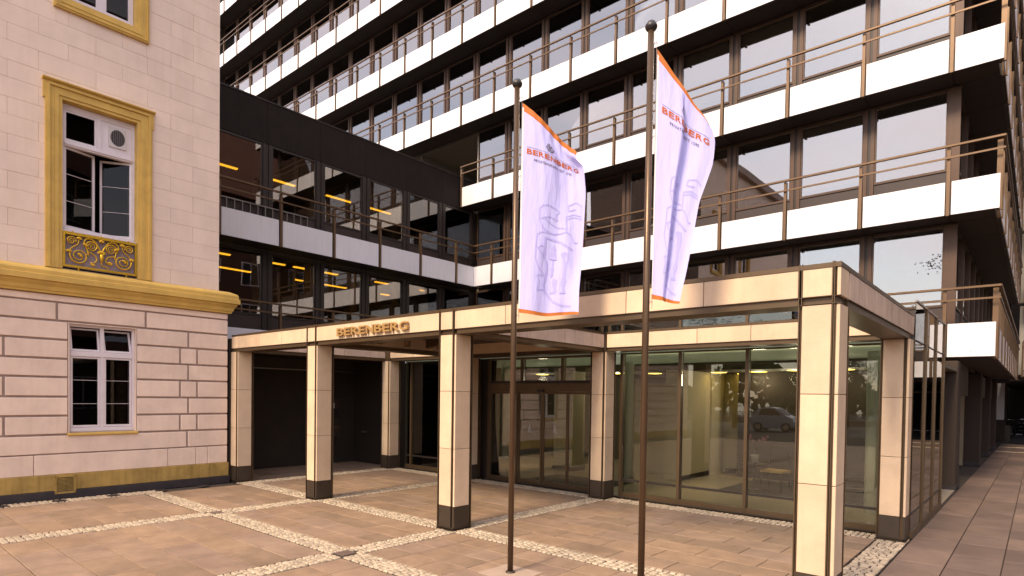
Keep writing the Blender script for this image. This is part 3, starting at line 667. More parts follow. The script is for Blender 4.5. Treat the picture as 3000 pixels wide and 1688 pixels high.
# right-hand side of the office building
sposts = [YB + .93 + k * MO for k in range(10)]
for li, zb in enumerate(LV[:7]):
    e = [YB] + sposts
    for j in range(len(e) - 1):
        u0, u1 = e[j], e[j + 1]
        if j == 0:
            Sd.box('balcony_panel', 'white_panel', None, u0 + .022, u1 - .062, -.02, 0, zb, zb + .77, .004)
            Sd.box('soffit_panel', 'soffit', None, u0 + .89, u1, DEP + .02, -.10, zb + .021, zb + .051)
        else: bay(Sd, u0, u1, zb, 'glass_office', pier=False)
    rail_set(Sd, YB - .085, e[-1], zb, [YB + .12] + sposts)
    Sd.box('slab', 'dark_metal', None, YW, e[-1], DEP - .02, -.10, zb + .053, zb + .281)
B('end_wall', 'dark_metal', office, -16, 34.75, 2.9, -1.0, 35.0, 29.4)
# pillars under the right-hand corner
for (py, w, top) in ((17.0, .86, 2.35), (24.4, .8, 2.35), (29.2, .6, 2.35), (33.6, .5, 2.35)):
    p = B('pillar', 'concrete_pebble', office, -2.1, py, .0, -1.40, py + w, 2.95, .02)
    B('pillar_foot', 'base_dark', p, -2.12, py - .02, -.01, -1.385, py + w + .02, .1)
    B('pillar_head', 'recess_head', office, -2.2, py + w + .01, 2.2, -1.55, py + w + 3.9, 2.94)
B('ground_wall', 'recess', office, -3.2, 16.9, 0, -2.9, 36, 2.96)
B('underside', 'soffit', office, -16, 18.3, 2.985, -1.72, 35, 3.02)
# dark low wing
wpost = [16.44, 14.64, 12.83, 11.03, 9.22, 7.41, 5.6]
we = [18.25] + wpost
for li, zb in enumerate(LV[:2]):
    e = [YB] + wpost
    for j in range(len(e) - 1):
        u1, u0 = e[j], e[j + 1]
        Wf.box('balcony_panel', 'white_panel', None, u0 + .062, u1 - (.062 if j else .002), -.02, 0, zb, zb + .77, .004)
        Wf.box('soffit_panel', 'soffit', None, u0 + .006, u1 - .006, DEP + .02, -.10, zb + .02, zb + .05)
        Wf.box('edge_beam', 'dark_metal', None, u0, u1, -.098, -.03, zb + .01, zb + .30)
    for j in range(len(we) - 1): bay(Wf, we[j + 1], we[j] if j else 18.2, zb, 'glass_wing', panel=False, frm='dark_metal', ztop=3.24, mw=.15)
    rail_set(Wf, wpost[-1], YB - .085, zb, wpost)
    Wf.box('slab', 'dark_metal', None, 5.6, YB, DEP - .02, -.10, zb + .052, zb + .28)
    B('interior_floor', 'room_ceiling', wing, -25, 5.5, zb - .02, -18.2, 18.2, zb + .10)
gd = B('window_guard', 'steel', wing, -18.0, 7.6, 7.655, -17.965, 10.56, 7.685)
for i in range(13): B('picket', 'steel', gd, -17.995, 7.70 + i * .235, 6.7, -17.97, 7.725 + i * .235, 7.654)
e = [YB] + wpost
for j in range(len(e) - 1):
    Wf.box('fascia_panel', 'fascia_dark', None, e[j + 1] + .004, e[j] - .004 if j else 18.2, DEP - .05, DEP + .02, 9.635, 10.90)
Wf.box('parapet_coping', 'dark_metal', None, 5.6, 18.2, DEP - .35, DEP + .04, 10.902, 10.945)
B('roof_slab', 'dark_metal', wing, -25, 5.5, 10.2, -18.2, 18.2, 10.6); B('ceiling', 'room_ceiling', wing, -25, 5.5, 9.60, -18.2, 18.2, 9.66)
B('back_wall', 'room_wall', wing, -25.2, 5.5, 0, -25, 18.2, 10.7); B('ground_wall', 'recess', wing, -18.3, 5.5, 0, -18.1, 18.2, 3.0)
B('end_wall', 'dark_metal', wing, -25.2, 5.2, 0, -17.2, 5.48, 10.9)
for yy in (10.98, 14.6): B('partition_wall', 'room_ceiling', wing, -22.0, yy - .05, 3.2, -19.6, yy + .05, 6.3)
for (xx, zz, ys, lab, gp) in ((-18.95, 6.24, (8.2, 10.0, 10.9, 12.0, 14.2, 16.4), 'yellow strip light near the glass, lower wing storey', 'front strip lights of the lower wing storey'),
                          (-21.05, 6.24, (9.6, 11.6, 13.5, 15.6), 'yellow strip light deep inside, lower wing storey', 'rear strip lights of the lower wing storey'),
                          (-20.6, 9.53, (8.9, 11.0, 13.4, 15.3, 17.2), 'yellow strip light on the upper wing ceiling', 'strip lights of the upper wing storey')):
    for n_, yy in enumerate(ys):
        L_ = .62 if xx == -18.95 else 1.15
        t = thing('strip_light', lab + ', %s from the old house' % ORD[n_], 'ceiling light', (xx, yy, zz), group=gp)
        B('housing', 'steel', t, xx - .09, yy - L_ / 2, zz + .002, xx + .09, yy + L_ / 2, zz + .06); B('tube', 'lamp_yellow', t, xx - .06, yy - L_ / 2 + .02, zz - .03, xx + .06, yy + L_ / 2 - .02, zz)
# strip lights behind the main facade beside the wing corner
for (xx, yy, zz, lb) in ((-16.6, 20.2, 9.35, 'upper yellow strip light in the corner room of the main building'), (-16.4, 21.6, 9.35, 'lower yellow strip light in the corner room of the main building'), (-22.2, 20.6, 19.3, 'single warm strip light in a high office window')):
    t = thing('strip_light', lb, 'ceiling light', (xx, yy, zz)); B('housing', 'steel', t, xx - .6, yy - .08, zz + .002, xx + .6, yy + .08, zz + .06); B('tube', 'lamp_yellow', t, xx - .58, yy - .06, zz - .03, xx + .58, yy + .06, zz)

# far wing closing the yard on the right
farw = thing('rear_wing', 'far office wing with white bands closing the yard', 'office building', (4, 36, 0))
Fw = Face(farw, 'F')
for li, zb in enumerate(LV[:7]):
    fp = [-.6 + 1.815 * k for k in range(7)]
    zb += .15
    for a, b in zip(fp[:-1], fp[1:]): bay(Fw, a, b, zb, 'glass_office')
    rail_set(Fw, fp[0], fp[-1], zb, fp)
    Fw.box('slab', 'dark_metal', None, fp[0], fp[-1], DEP - .02, -.10, zb + .052, zb + .28)
B('underside', 'soffit', farw, -1.5, 36.2, 3.05, 11, 52, 3.1); B('back_wall', 'recess', farw, -6, 52, 0, 16, 52.3, 30); B('lintel', 'limestone', farw, .15, 50, 2.62, 5, 50.2, 2.76)
B('side_wall', 'recess', farw, -3.2, 36.1, 0, -2.4, 52, 3.2); B('low_wall', 'concrete_pebble', farw, -2.35, 43.5, 0, -1.5, 46.5, .95, .02); B('pier', 'recess_head', farw, -2.38, 46.6, 0, -1.45, 47.3, 3.0)

# ------------------------------------------------------------------ entrance canopy
can = thing('entrance_canopy', 'limestone and bronze entrance canopy on square columns', 'canopy', (-7.5, 6.3, 0))
YF = 6.17; YI = 10.17; CW = .36
def column(xr, yf, st='limestone', back=False):
    """xr: right-hand (+X) face, yf: front face"""
    x0, y1 = xr - CW, yf + CW
    core = MB().box(x0 + .012, yf + .035, .012, xr - .035, y1 - .012, 2.898).build('column', 'canopy_metal', can)
    for fx in (xr - .068, xr - .052): B('flange', 'canopy_metal', core, fx, yf - .004, .365, fx + .008, yf + .034, 2.896)
    B('flange', 'canopy_metal', core, x0 + .001, yf - .004, .0125, x0 + .011, yf + .034, 2.896); B('flange', 'canopy_metal', core, xr - .0345, y1 - .011, .0125, xr + .004, y1 - .001, 2.896)
    B('corner_strip', 'canopy_metal', core, xr - .043, yf + .012, .0125, xr - .031, yf + .034, 2.896)
    for z0, z1 in ((.36, 1.207), (1.213, 2.057), (2.063, 2.894)):
        B('stone_panel', st, core, x0 + .035, yf, z0, xr - .072, yf + .033, z1, .003)
        B('stone_panel', st, core, xr - .031, yf + .006, z0, xr, y1 - .05, z1, .003)
        B('stone_panel', st, core, x0 + .001, yf + .05, z0, x0 + .0115, y1 - .05, z1, .003)
    B('foot_panel', 'base_metal', core, x0 + .035, yf + .002, .05, xr - .072, yf + .033, .355); B('foot_panel', 'base_metal', core, xr - .031, yf + .008, .05, xr - .002, y1 - .05, .355)
    B('foot_plate', 'base_metal', core, x0 - .012, yf - .014, .0, xr + .012, y1 + .012, .011); B('foot_rail', 'base_metal', core, x0 - .006, yf - .008, .038, xr + .006, y1 + .006, .048)
    return core
for xr in (-13.36, -10.16, -6.45, -1.395): column(xr, YF)
for xr in (-13.16, -10.16, -6.40, -1.395): column(xr, YI)
def beam_x(x0, x1, yf, joints, zo=0, stone='limestone', cols=()):
    b = MB().box(x0, yf + .03, 2.972 + zo, x1, yf + CW - .03, 3.229 + zo); b.box(x0, yf + .018, 2.899 + zo, x1, yf + CW - .018, 2.968 + zo)
    o = b.build('beam', 'canopy_metal', can)
    B('coping', 'canopy_metal', o, x0 - .004, yf - .004, 3.234 + zo, x1 + .004, yf + CW + .004, 3.278 + zo)
    B('lower_flange', 'canopy_metal', o, x0, yf - .004, 2.9685 + zo, x1, yf + CW + .004, 2.9715 + zo)
    B('bottom_flange', 'canopy_metal', o, x0, yf - .006, 2.899 + zo, x1, yf + .017, 2.907 + zo)
    e = [x0] + joints + [x1]
    for a, c in zip(e[:-1], e[1:]):
        B('stone_panel', stone, o, a + .004, yf, 2.974 + zo, c - .004, yf + .029, 3.231 + zo, .003)
        B('stone_panel', stone, o, a + .004, yf + CW - .029, 2.974 + zo, c - .004, yf + CW, 3.231 + zo, .003)
    return o
def node(xr, yf):
    """square stone field with dark flanges where column and beam meet"""
    x0 = xr - CW
    o = MB().box(x0 + .03, yf + .03, 2.90, xr - .04, yf + CW - .03, 3.229).build('beam_node', 'canopy_metal', can)
    B('stone_panel', 'limestone', o, x0 + .035, yf, 2.974, xr - .072, yf + .029, 3.231, .003); B('stone_panel', 'limestone', o, xr - .031, yf + .006, 2.974, xr, yf + CW - .04, 3.231, .003)
    for fx in (x0 + .001, x0 + .026, xr - .068, xr - .052): B('flange', 'canopy_metal', o, fx, yf - .01, 2.892, fx + .007, yf + .028, 3.288)
    B('flange', 'canopy_metal', o, x0 - .01, yf - .01, 2.9685, xr + .006, yf + .0285, 2.9725); B('flange', 'canopy_metal', o, x0 - .01, yf - .01, 2.900, xr + .006, yf + .0285, 2.904)
    B('coping', 'canopy_metal', o, x0, yf - .004, 3.234, xr + .004, yf + CW, 3.278)
for xr in (-10.16, -6.45, -1.395): node(xr, YF)
beam_x(-13.36 + .004, -10.52, YF, [-12.39, -11.47]); beam_x(-10.158, -6.812, YF, []); beam_x(-6.448, -1.757, YF, [-5.49, -3.63, -2.70])
B('stone_panel', 'limestone', can, -13.66, YF, 2.974, -13.365, YF + .029, 3.231, .003); B('corner_beam', 'canopy_metal', can, -13.715, YF + .03, 2.899, -13.365, YF + CW - .02, 3.278)
beam_x(-13.155, -10.525, YI, [-12.2]); beam_x(-10.155, -6.765, YI, []); beam_x(-6.395, -1.76, YI, [-4.553, -3.622, -2.6])
def beam_y(xr, y0, y1, joints, stone):
    b = MB().box(xr - CW + .03, y0, 2.972, xr - .03, y1, 3.229); b.box(xr - CW + .018, y0, 2.899, xr - .018, y1, 2.968); o = b.build('beam', 'canopy_metal', can)
    B('coping', 'canopy_metal', o, xr - CW - .004, y0, 3.234, xr + .004, y1, 3.276); B('lower_flange', 'canopy_metal', o, xr - CW - .004, y0, 2.9685, xr + .004, y1, 2.9715)
    e = [y0] + joints + [y1]
    for a, c in zip(e[:-1], e[1:]):
        B('stone_panel', stone, o, xr - .029, a + .004, 2.974, xr, c - .004, 3.231, .003); B('stone_panel', stone, o, xr - CW, a + .004, 2.974, xr - CW + .029, c - .004, 3.231, .003)
for xr, xi in ((-13.36, -13.16), (-10.16, -10.16), (-6.45, -6.40), (-1.395, -1.395)): beam_y(xr, YF + CW + .006, YI - .002, [7.6, 8.9] if xr != -1.395 else [8.3], 'limestone_stained')
B('stone_panel', 'limestone_stained', can, -1.424, YI + .006, 2.974, -1.395, YI + CW - .04, 3.231, .003); B('beam_node', 'canopy_metal', can, -1.74, YI + .03, 2.90, -1.43, YI + CW, 3.278)
B('beam_node', 'canopy_metal', can, -6.75, YI + .001, 2.905, -6.407, YI + CW, 3.276); B('beam_node', 'canopy_metal', can, -13.50, YI + .001, 2.905, -13.168, YI + CW, 3.276); B('beam_node', 'canopy_metal', can, -10.51, YI + .001, 2.905, -10.168, YI + CW, 3.276)
# roofed middle bay
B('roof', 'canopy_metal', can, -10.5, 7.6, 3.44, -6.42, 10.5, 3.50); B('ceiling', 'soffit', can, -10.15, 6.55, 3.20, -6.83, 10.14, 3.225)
for yy in (7.55, 8.85):
    rb = MB(); n = 14
    for i in range(n):
        a, b = -10.14 + 3.3 * i / n, -10.14 + 3.3 * (i + 1) / n; za = 3.02 + .14 * math.sin(math.pi * i / n); zb_ = 3.02 + .14 * math.sin(math.pi * (i + 1) / n)
        rb.prism([(a, za), (b, zb_), (b, 3.198), (a, 3.198)], 'y', yy - .05, yy + .05)
    rb.build('ceiling_rib', 'canopy_metal', can)
gl_ = B('clerestory_pane', 'glass_lobby', can, -6.43, 7.6, 3.285, -6.42, 10.1, 3.435)
for yy in (8.8, 10.0): B('clerestory_post', 'canopy_metal', can, -6.46, yy, 3.28, -6.40, yy + .05, 3.438)
for i, yy in enumerate((7.15, 8.05, 8.95)):
    lb = ['bronze cylinder downlight nearest the lettered beam', 'middle bronze cylinder downlight under the canopy', 'bronze cylinder downlight nearest the glass doors'][i]
    t = thing('downlight', lb, 'downlight', (-9.85, yy, 3.0), group='cylinder downlights under the canopy')
    MB().lathe(-9.85, yy, [(.05, 3.0), (.068, 2.985), (.068, 3.17), (.05, 3.20)], 20).build('cylinder', 'bronze_metal', t, True); MB().lathe(-9.85, yy, [(.05, 2.983), (.05, 2.99)], 16).build('lens', 'cap_black', t)
# lettering on the beam
sign = thing('fascia_lettering', 'bronze BERENBERG lettering mounted on the limestone beam', 'sign', (-8.47, YF - .03, 3.02))
x = -9.452; wtot = 1.957; lw = {'B': .2, 'E': .185, 'R': .2, 'N': .205, 'G': .205}; s_ = sum(lw[c] for c in 'BERENBERG'); gap = (wtot - s_) / 8
for ch in 'BERENBERG':
    v, f = text_mesh(ch, .022, .09); xs = [q[0] for q in v]; ys = [q[1] for q in v]; zs = [q[2] for q in v]; a, b, c, d = min(xs), max(xs), min(ys), max(ys); zm = max(zs)
    mb = MB(); mb.v = [(x + (q[0] - a) / (b - a) * lw[ch], YF - .035 - q[2] / zm * .016, 3.022 + (q[1] - c) / (d - c) * .137) for q in v]; mb.f = f
    lo = mb.build('letter', 'letters_bronze', sign)
    B('stand_off', 'canopy_metal', lo, x + lw[ch] * .1, YF - .02, 3.06, x + lw[ch] * .16, YF + .001, 3.075)
    x += lw[ch] + gap

# ------------------------------------------------------------------ glazed lobby
lob = thing('entrance_lobby', 'glazed entrance lobby with bronze frames and sliding doors', 'lobby', (-6, 12, 0))
YG = 10.73
def glaze(x0, x1, z0, z1, name='pane', par=None): return B(name, 'glass_lobby', par or lob, x0, YG + .02, z0, x1, YG + .03, z1)
fr = []
def mull(x, z0=.012, z1=2.9, w=.055): return B('mullion', 'canopy_metal', lob, x - w / 2, YG - .03, z0, x + w / 2, YG + .09, z1)
B('threshold', 'base_metal', lob, -13.3, YG - .05, -.01, -1.37, YG + .1, .012)
for x in (-12.93, -11.6, -10.33, -6.37, -5.117, -3.866, -2.62): mull(x)
for a, b in ((-13.15, -12.957), (-12.902, -11.628), (-11.572, -10.36), (-6.34, -5.146), (-5.088, -3.895), (-3.837, -2.649), (-2.591, -1.42)):
    B('bottom_rail', 'canopy_metal', lob, a, YG - .025, .013, b, YG + .08, .10); B('transom', 'dark_metal', lob, a, YG, .325, b, YG + .06, .365)
    B('top_rail', 'canopy_metal', lob, a, YG - .02, 2.872, b, YG + .08, 2.899); glaze(a, b, .101, .324); glaze(a, b, .366, 2.871)
# door set
for x in (-10.02, -7.02): mull(x, w=.07)
B('infill_panel', 'dark_metal', lob, -10.30, YG, .013, -10.057, YG + .05, 2.898); B('infill_panel', 'dark_metal', lob, -6.983, YG, .013, -6.70, YG + .05, 2.898)
B('door_header', 'canopy_metal', lob, -9.983, YG - .045, 2.115, -7.057, YG + .1, 2.30); B('transom', 'dark_metal', lob, -9.983, YG - .01, 2.302, -7.057, YG + .07, 2.36); B('top_rail', 'canopy_metal', lob, -9.983, YG - .02, 2.85, -7.057, YG + .08, 2.899)
for x in (-9.0, -7.85): mull(x, 2.361, 2.849, .06)
for a, b in ((-9.983, -9.031), (-8.969, -7.881), (-7.819, -7.057)): glaze(a, b, 2.361, 2.849)
B('door_sensor', 'cap_black', lob, -8.48, YG - .10, 2.10, -8.32, YG - .046, 2.16)
dl = thing('x', None, None); bpy.data.objects.remove(dl)
for i, (a, b, yo) in enumerate(((-9.983, -9.11, 0), (-9.11, -8.415, .035), (-8.395, -7.70, .035), (-7.70, -7.057, 0))):
    d = MB(); w = .045; y0 = YG - .03 + yo; y1 = y0 + .03
    d.box(a, y0, .014, a + w, y1, 2.112); d.box(b - w, y0, .014, b, y1, 2.112); d.box(a + w, y0, .014, b - w, y1, .11); d.box(a + w, y0, 2.06, b - w, y1, 2.112)
    o = d.build('sliding_door' if 0 < i < 3 else 'side_light', 'canopy_metal', lob); B('pane', 'glass_lobby', o, a + w, y0 + .01, .111, b - w, y0 + .018, 2.059)
    if 0 < i < 3:
        e = MB(); cx, cz, yy = (a + b) / 2, 1.28, y0 + .008
        for k in range(5):
            t = [(cx + .05 * math.sin(k * 1.3 + q * .7) * (1 - q / 12), yy, cz - .1 + q * .02 + k * .006) for q in range(10)]
            for p, q in zip(t[:-1], t[1:]): e.poly([(p[0] - .004, yy, p[2]), (p[0] + .004, yy, p[2]), (q[0] + .004, yy, q[2]), (q[0] - .004, yy, q[2])])
        e.build('etched_crest', 'paper', o)
# right-hand glass side wall with fins
XG = -1.372
B('threshold', 'base_metal', lob, XG - .08, 10.55, -.01, XG + .03, 14.1, .012)
ys = [10.55, 11.60, 12.80, 14.02]
for i, y in enumerate(ys[1:]):
    f_ = B('fin', 'canopy_metal', lob, XG - .05, y, .013, XG + .012, y + .03, 3.50); B('fin', 'canopy_metal', lob, XG - .05, y + .042, .013, XG + .012, y + .072, 3.50)
for a, b in zip([10.55, 11.674, 12.874], [11.598, 12.798, 14.018]):
    for z0, z1 in ((.10, .34), (.365, 2.89), (2.91, 3.46)): B('pane', 'glass_lobby', lob, XG - .02, a, z0, XG - .012, b, z1)
    B('bottom_rail', 'canopy_metal', lob, XG - .04, a, .013, XG + .005, b, .099); B('transom', 'dark_metal', lob, XG - .03, a, .341, XG - .002, b, .364); B('transom', 'dark_metal', lob, XG - .03, a, 2.891, XG - .002, b, 2.909); B('top_rail', 'steel', lob, XG - .03, a, 3.461, XG + .004, b, 3.49)
# roof, clerestory
B('roof', 'canopy_metal', lob, -13.3, 14.2, 3.44, -1.75, 17.2, 3.50)
for i in range(8): B('skylight_pane', 'glass_lobby', lob, -13.28 + i * 1.44, 10.62, 3.46, -13.28 + i * 1.44 + 1.40, 14.19, 3.475); B('skylight_bar', 'canopy_metal', lob, -13.28 + i * 1.44 + 1.401, 10.62, 3.445, -13.28 + i * 1.44 + 1.439, 14.19, 3.485); B('clerestory_sill', 'canopy_metal', lob, -6.40, 10.245, 3.279, -1.74, 10.30, 3.292); B('clerestory_head', 'canopy_metal', lob, -6.40, 10.245, 3.425, -1.74, 10.30, 3.438)
cx_ = [-6.39, -6.1, -4.91, -3.72, -2.53, -1.76]
for a in cx_: B('clerestory_post', 'canopy_metal', lob, a - .025, 10.245, 3.2925, a + .025, 10.30, 3.4245)
for a, b in zip(cx_[:-1], cx_[1:]): B('pane', 'glass_lobby', lob, a + .026, 10.27, 3.293, b - .026, 10.278, 3.424)
# interior
B('floor', 'terrazzo', lob, -13.3, YG + .11, -.02, -1.40, 17.3, .015); B('ceiling', 'frosted', lob, -13.3, YG + .1, 2.885, -1.42, 14.2, 2.93); B('bulkhead', 'lobby_olive', lob, -13.3, 14.2, 2.70, -1.42, 17.3, 2.76); B('bulkhead_front', 'lobby_olive', lob, -13.3, 14.14, 2.70, -1.42, 14.19, 2.884)
B('back_wall', 'lobby_olive', lob, -13.4, 17.1, 0.012, -6.7, 17.3, 2.69); B('back_wall', 'lobby_brown', lob, -4.9, 17.1, .012, -3.0, 17.3, 2.69)
B('side_wall', 'lobby_olive', lob, -13.45, YG + .15, .012, -13.32, 17.2, 2.88)
B('cream_wall', 'lobby_cream', lob, -6.9, 13.7, .012, -6.5, 15.4, 2.69); B('cream_pier', 'lobby_cream', lob, -6.7, 15.41, .012, -6.45, 16.2, 2.69); B('cream_wall', 'lobby_cream', lob, -6.7, 16.28, .012, -5.85, 16.45, 2.69)
B('skirting', 'skirting', lob, -6.499, 13.69, .012, -6.482, 15.4, .13); B('skirting', 'skirting', lob, -6.4, 16.262, .012, -5.85, 16.279, .13)
B('dark_wall', 'recess_head', lob, -5.84, 15.6, .012, -1.75, 15.75, 2.69); B('dark_reflection_patch', 'mat_and_dark_floor', lob, -5.3, 13.0, .0112, -1.9, 15.5, .018)  # dark floor sheet added to stand in for a dark reflection in the pane
B('door_leaf', 'lobby_cream', lob, -8.4, 14.6, .012, -7.1, 14.66, 2.4); B('pillar', 'lobby_cream', lob, -10.0, 13.3, .012, -9.4, 13.9, 2.69); B('pillar_skirting', 'skirting', lob, -10.02, 13.28, .012, -9.38, 13.92, .13)
B('door_mat', 'mat_and_dark_floor', lob, -9.3, YG + .2, .0112, -7.1, 12.6, .016)
for (a, b) in ((-7.75, 13.4), (-10.15, 11.45), (-2.2, 12.3)): MB().lathe(a, b, [(.12, .012), (.12, 2.69), (.12, 2.884)], 28).build('round_column', 'column_white', lob, True)
LAMPS = sorted([(-6.2, 15.2), (-5.2, 15.2), (-5.9, 16.2), (-4.2, 14.7), (-3.2, 14.7), (-9.0, 14.8), (-8.0, 15.2), (-11.6, 14.8), (-2.4, 14.8)], key=lambda q: project((q[0], q[1], 2.7))[0])
for i, (a, b) in enumerate(LAMPS):
    t = thing('lobby_lamp', 'flat oval yellow lamp on the lobby ceiling, %s from the left' % ORD[i], 'ceiling light', (a, b, 2.7), group='oval lamps on the lobby ceiling')
    MB().lathe(a, b, [(.20, 2.685), (.26, 2.692), (.26, 2.699)], 20).build('rim', 'steel', t); MB().lathe(a, b, [(.05, 2.668), (.19, 2.678), (.195, 2.6845)], 20).build('shade', 'lamp_lobby', t, True)
    if i in (0, 1, 5, 6, 7):
        ld = bpy.data.lights.new('lamp_glow', 'POINT'); ld.shadow_soft_size = .15; ld.energy = 13; ld.color = (1.0, .88, .66); lo_ = bpy.data.objects.new('lamp_glow', ld); C.objects.link(lo_); lo_.parent = t; lo_.location = (0, 0, -.22)
# dark recess with cash machine at the left
rec = thing('dark_recess', 'dark brown walled recess behind the first canopy columns', 'recess', (-15, 8, 0))
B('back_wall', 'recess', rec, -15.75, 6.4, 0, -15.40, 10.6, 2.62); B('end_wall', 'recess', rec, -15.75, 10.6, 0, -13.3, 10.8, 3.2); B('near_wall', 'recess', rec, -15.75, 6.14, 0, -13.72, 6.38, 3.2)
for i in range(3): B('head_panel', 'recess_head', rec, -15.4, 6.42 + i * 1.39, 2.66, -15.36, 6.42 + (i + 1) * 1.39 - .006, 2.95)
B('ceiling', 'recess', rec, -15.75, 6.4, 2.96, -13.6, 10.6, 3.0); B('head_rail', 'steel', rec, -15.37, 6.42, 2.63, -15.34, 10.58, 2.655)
at = thing('cash_machine', 'dark wall cash machine with a small white notice', 'cash machine', (-15.38, 9.9, 1.2))
am = MB(); am.box(-15.40, 9.66, .74, -15.345, 9.70, 1.85); am.box(-15.40, 10.06, .74, -15.345, 10.10, 1.85); am.box(-15.40, 9.70, 1.80, -15.345, 10.06, 1.85); am.box(-15.40, 9.70, .74, -15.345, 10.06, .80); am.build('housing', 'recess_head', at)
B('screen', 'cap_black', at, -15.398, 9.70, 1.30, -15.37, 10.06, 1.55); B('keyboard', 'bronze_metal', at, -15.398, 9.72, 1.0, -15.34, 10.04, 1.05); B('face_plate', 'base_metal', at, -15.398, 9.70, .80, -15.38, 10.06, 1.30); B('notice', 'paper', at, -15.398, 9.74, 1.58, -15.365, 9.90, 1.73); B('top_plate', 'base_metal', at, -15.398, 9.70, 1.55, -15.38, 10.06, 1.80)
B('pocket_shelf', 'steel', rec, -14.95, 10.54, .88, -14.75, 10.598, .93)

# lobby furniture
def palm(x, y, h, lab, seed):
    rr = random.Random(seed); t = thing('potted_palm', lab, 'plant', (x, y, .012), group='palms in the lobby')
    MB().lathe(x, y, [(.15, .012), (.2, .38), (.21, .40), (.19, .40), (.18, .36)], 20).build('pot', 'pot_white', t, True)
    tr = MB(); tr.tube([(x, y, .36), (x + .02, y, .7), (x + .01, y + .02, h * .55)], [.03, .025, .02], 6); tr.build('trunk', 'bark', t)
    for i in range(13):
        a = rr.uniform(0, 6.28); el = rr.uniform(.3, 1.2); L_ = rr.uniform(.6, 1.0); z0 = h * rr.uniform(.3, .56); fr = MB(); pts = []
        for q in range(9):
            s = q / 8; pts.append((x + math.cos(a) * L_ * s * math.cos(el * (1 - .5 * s)), y + math.sin(a) * L_ * s * math.cos(el * (1 - .5 * s)), z0 + L_ * (math.sin(el) * s - .75 * s * s)))
        fr.tube(pts, .006, 4)
        for q in range(2, 9):
            p = Vector(pts[q])
            for sd in (-1, 1):
                d = Vector((-math.sin(a) * sd, math.cos(a) * sd, -.5)) * .26 * (1.15 - q / 10) + Vector((math.cos(a), math.sin(a), 0)) * .12
                fr.poly([p, p + d * .5 + Vector((0, 0, .02)), p + d, p + d * .5 - Vector((0, 0, .025))])
        fr.build('frond', 'leaf_dark', t)
palm(-12.2, 11.9, 2.5, 'tall dark potted palm behind the left lobby glass', 1); palm(-12.75, 11.6, 1.9, 'smaller potted palm in the corner of the lobby glass', 2)
ch = thing('chair', 'dark wooden chair with yellow seat inside the lobby', 'chair', (-4.35, 13.85, .018))
def cpt(a, b): return (a - .5, b + 1.25)
MB().prism([cpt(-4.1, 12.42), cpt(-3.62, 12.36), cpt(-3.56, 12.78), cpt(-4.06, 12.86)], 'z', .42, .47).build('seat', 'seat_yellow', ch)
for (a, b, da, db) in ((-4.06, 12.46, -.03, -.05), (-3.66, 12.40, .03, -.05), (-3.60, 12.74, .03, .05), (-4.03, 12.82, -.03, .05)):
    a, b = cpt(a, b); MB().tube([(a + da, b + db, .018), (a + da * .3, b + db * .3, .25), (a, b, .419)], [.016, .02, .026], 8).build('leg', 'wood_dark', ch, True)
MB().tube([(*cpt(-4.03, 12.84), .45), (*cpt(-4.05, 12.92), .75), (*cpt(-4.05, 12.95), .95), (*cpt(-3.62, 12.88), .95), (*cpt(-3.60, 12.84), .75), (*cpt(-3.60, 12.76), .45)], .018, 8).build('back_rail', 'wood_dark', ch, True)
tb = thing('side_table', 'low dark side table carrying the orchid', 'table', (-4.7, 13.6, .012))
MB().lathe(-4.7, 13.6, [(.28, .59), (.29, .60), (.29, .605), (.28, .61)], 24).build('table_top', 'wood_dark', tb); MB().lathe(-4.7, 13.6, [(.16, .012), (.15, .03), (.025, .06), (.025, .59)], 16).build('pedestal', 'wood_dark', tb)
orc = thing('potted_orchid', 'pink orchid in a small white pot behind the glass', 'plant', (-4.7, 13.6, .611))
MB().lathe(-4.7, 13.6, [(.06, .611), (.085, .775), (.09, .785), (.07, .785)], 18).build('pot', 'pot_white', orc, True)
random.seed(11)
for k in range(2):
    dx = -.12 if k == 0 else .16; st = [(-4.7, 13.6, .77), (-4.7 + dx * .2, 13.6, .96), (-4.7 + dx * .6, 13.6, 1.16), (-4.7 + dx * 1.3, 13.6, 1.21 - .04 * k)]
    MB().tube(st, .006, 6).build('stem', 'stem_green', orc)
    for q in range(7):
        c = Vector(st[2]).lerp(Vector(st[3]), random.random()) + Vector((random.uniform(-.05, .05), random.uniform(-.04, .04), random.uniform(-.06, .06))); fb = MB()
        for j in range(5): a = j * 1.257; fb.poly([c, c + Vector((.022 * math.cos(a - .4), -.01, .022 * math.sin(a - .4))), c + Vector((.042 * math.cos(a), -.015, .042 * math.sin(a))), c + Vector((.022 * math.cos(a + .4), -.01, .022 * math.sin(a + .4)))])
        fb.build('flower', 'orchid', orc)
for k in range(4): a = k * 1.6; MB().poly([(-4.7, 13.6, .785), (-4.7 + .08 * math.cos(a) + .02, 13.6 + .08 * math.sin(a), .855), (-4.7 + .17 * math.cos(a), 13.6 + .17 * math.sin(a), .805), (-4.7 + .08 * math.cos(a) - .02, 13.6 + .08 * math.sin(a), .835)]).build('leaf', 'leaf_dark', orc)

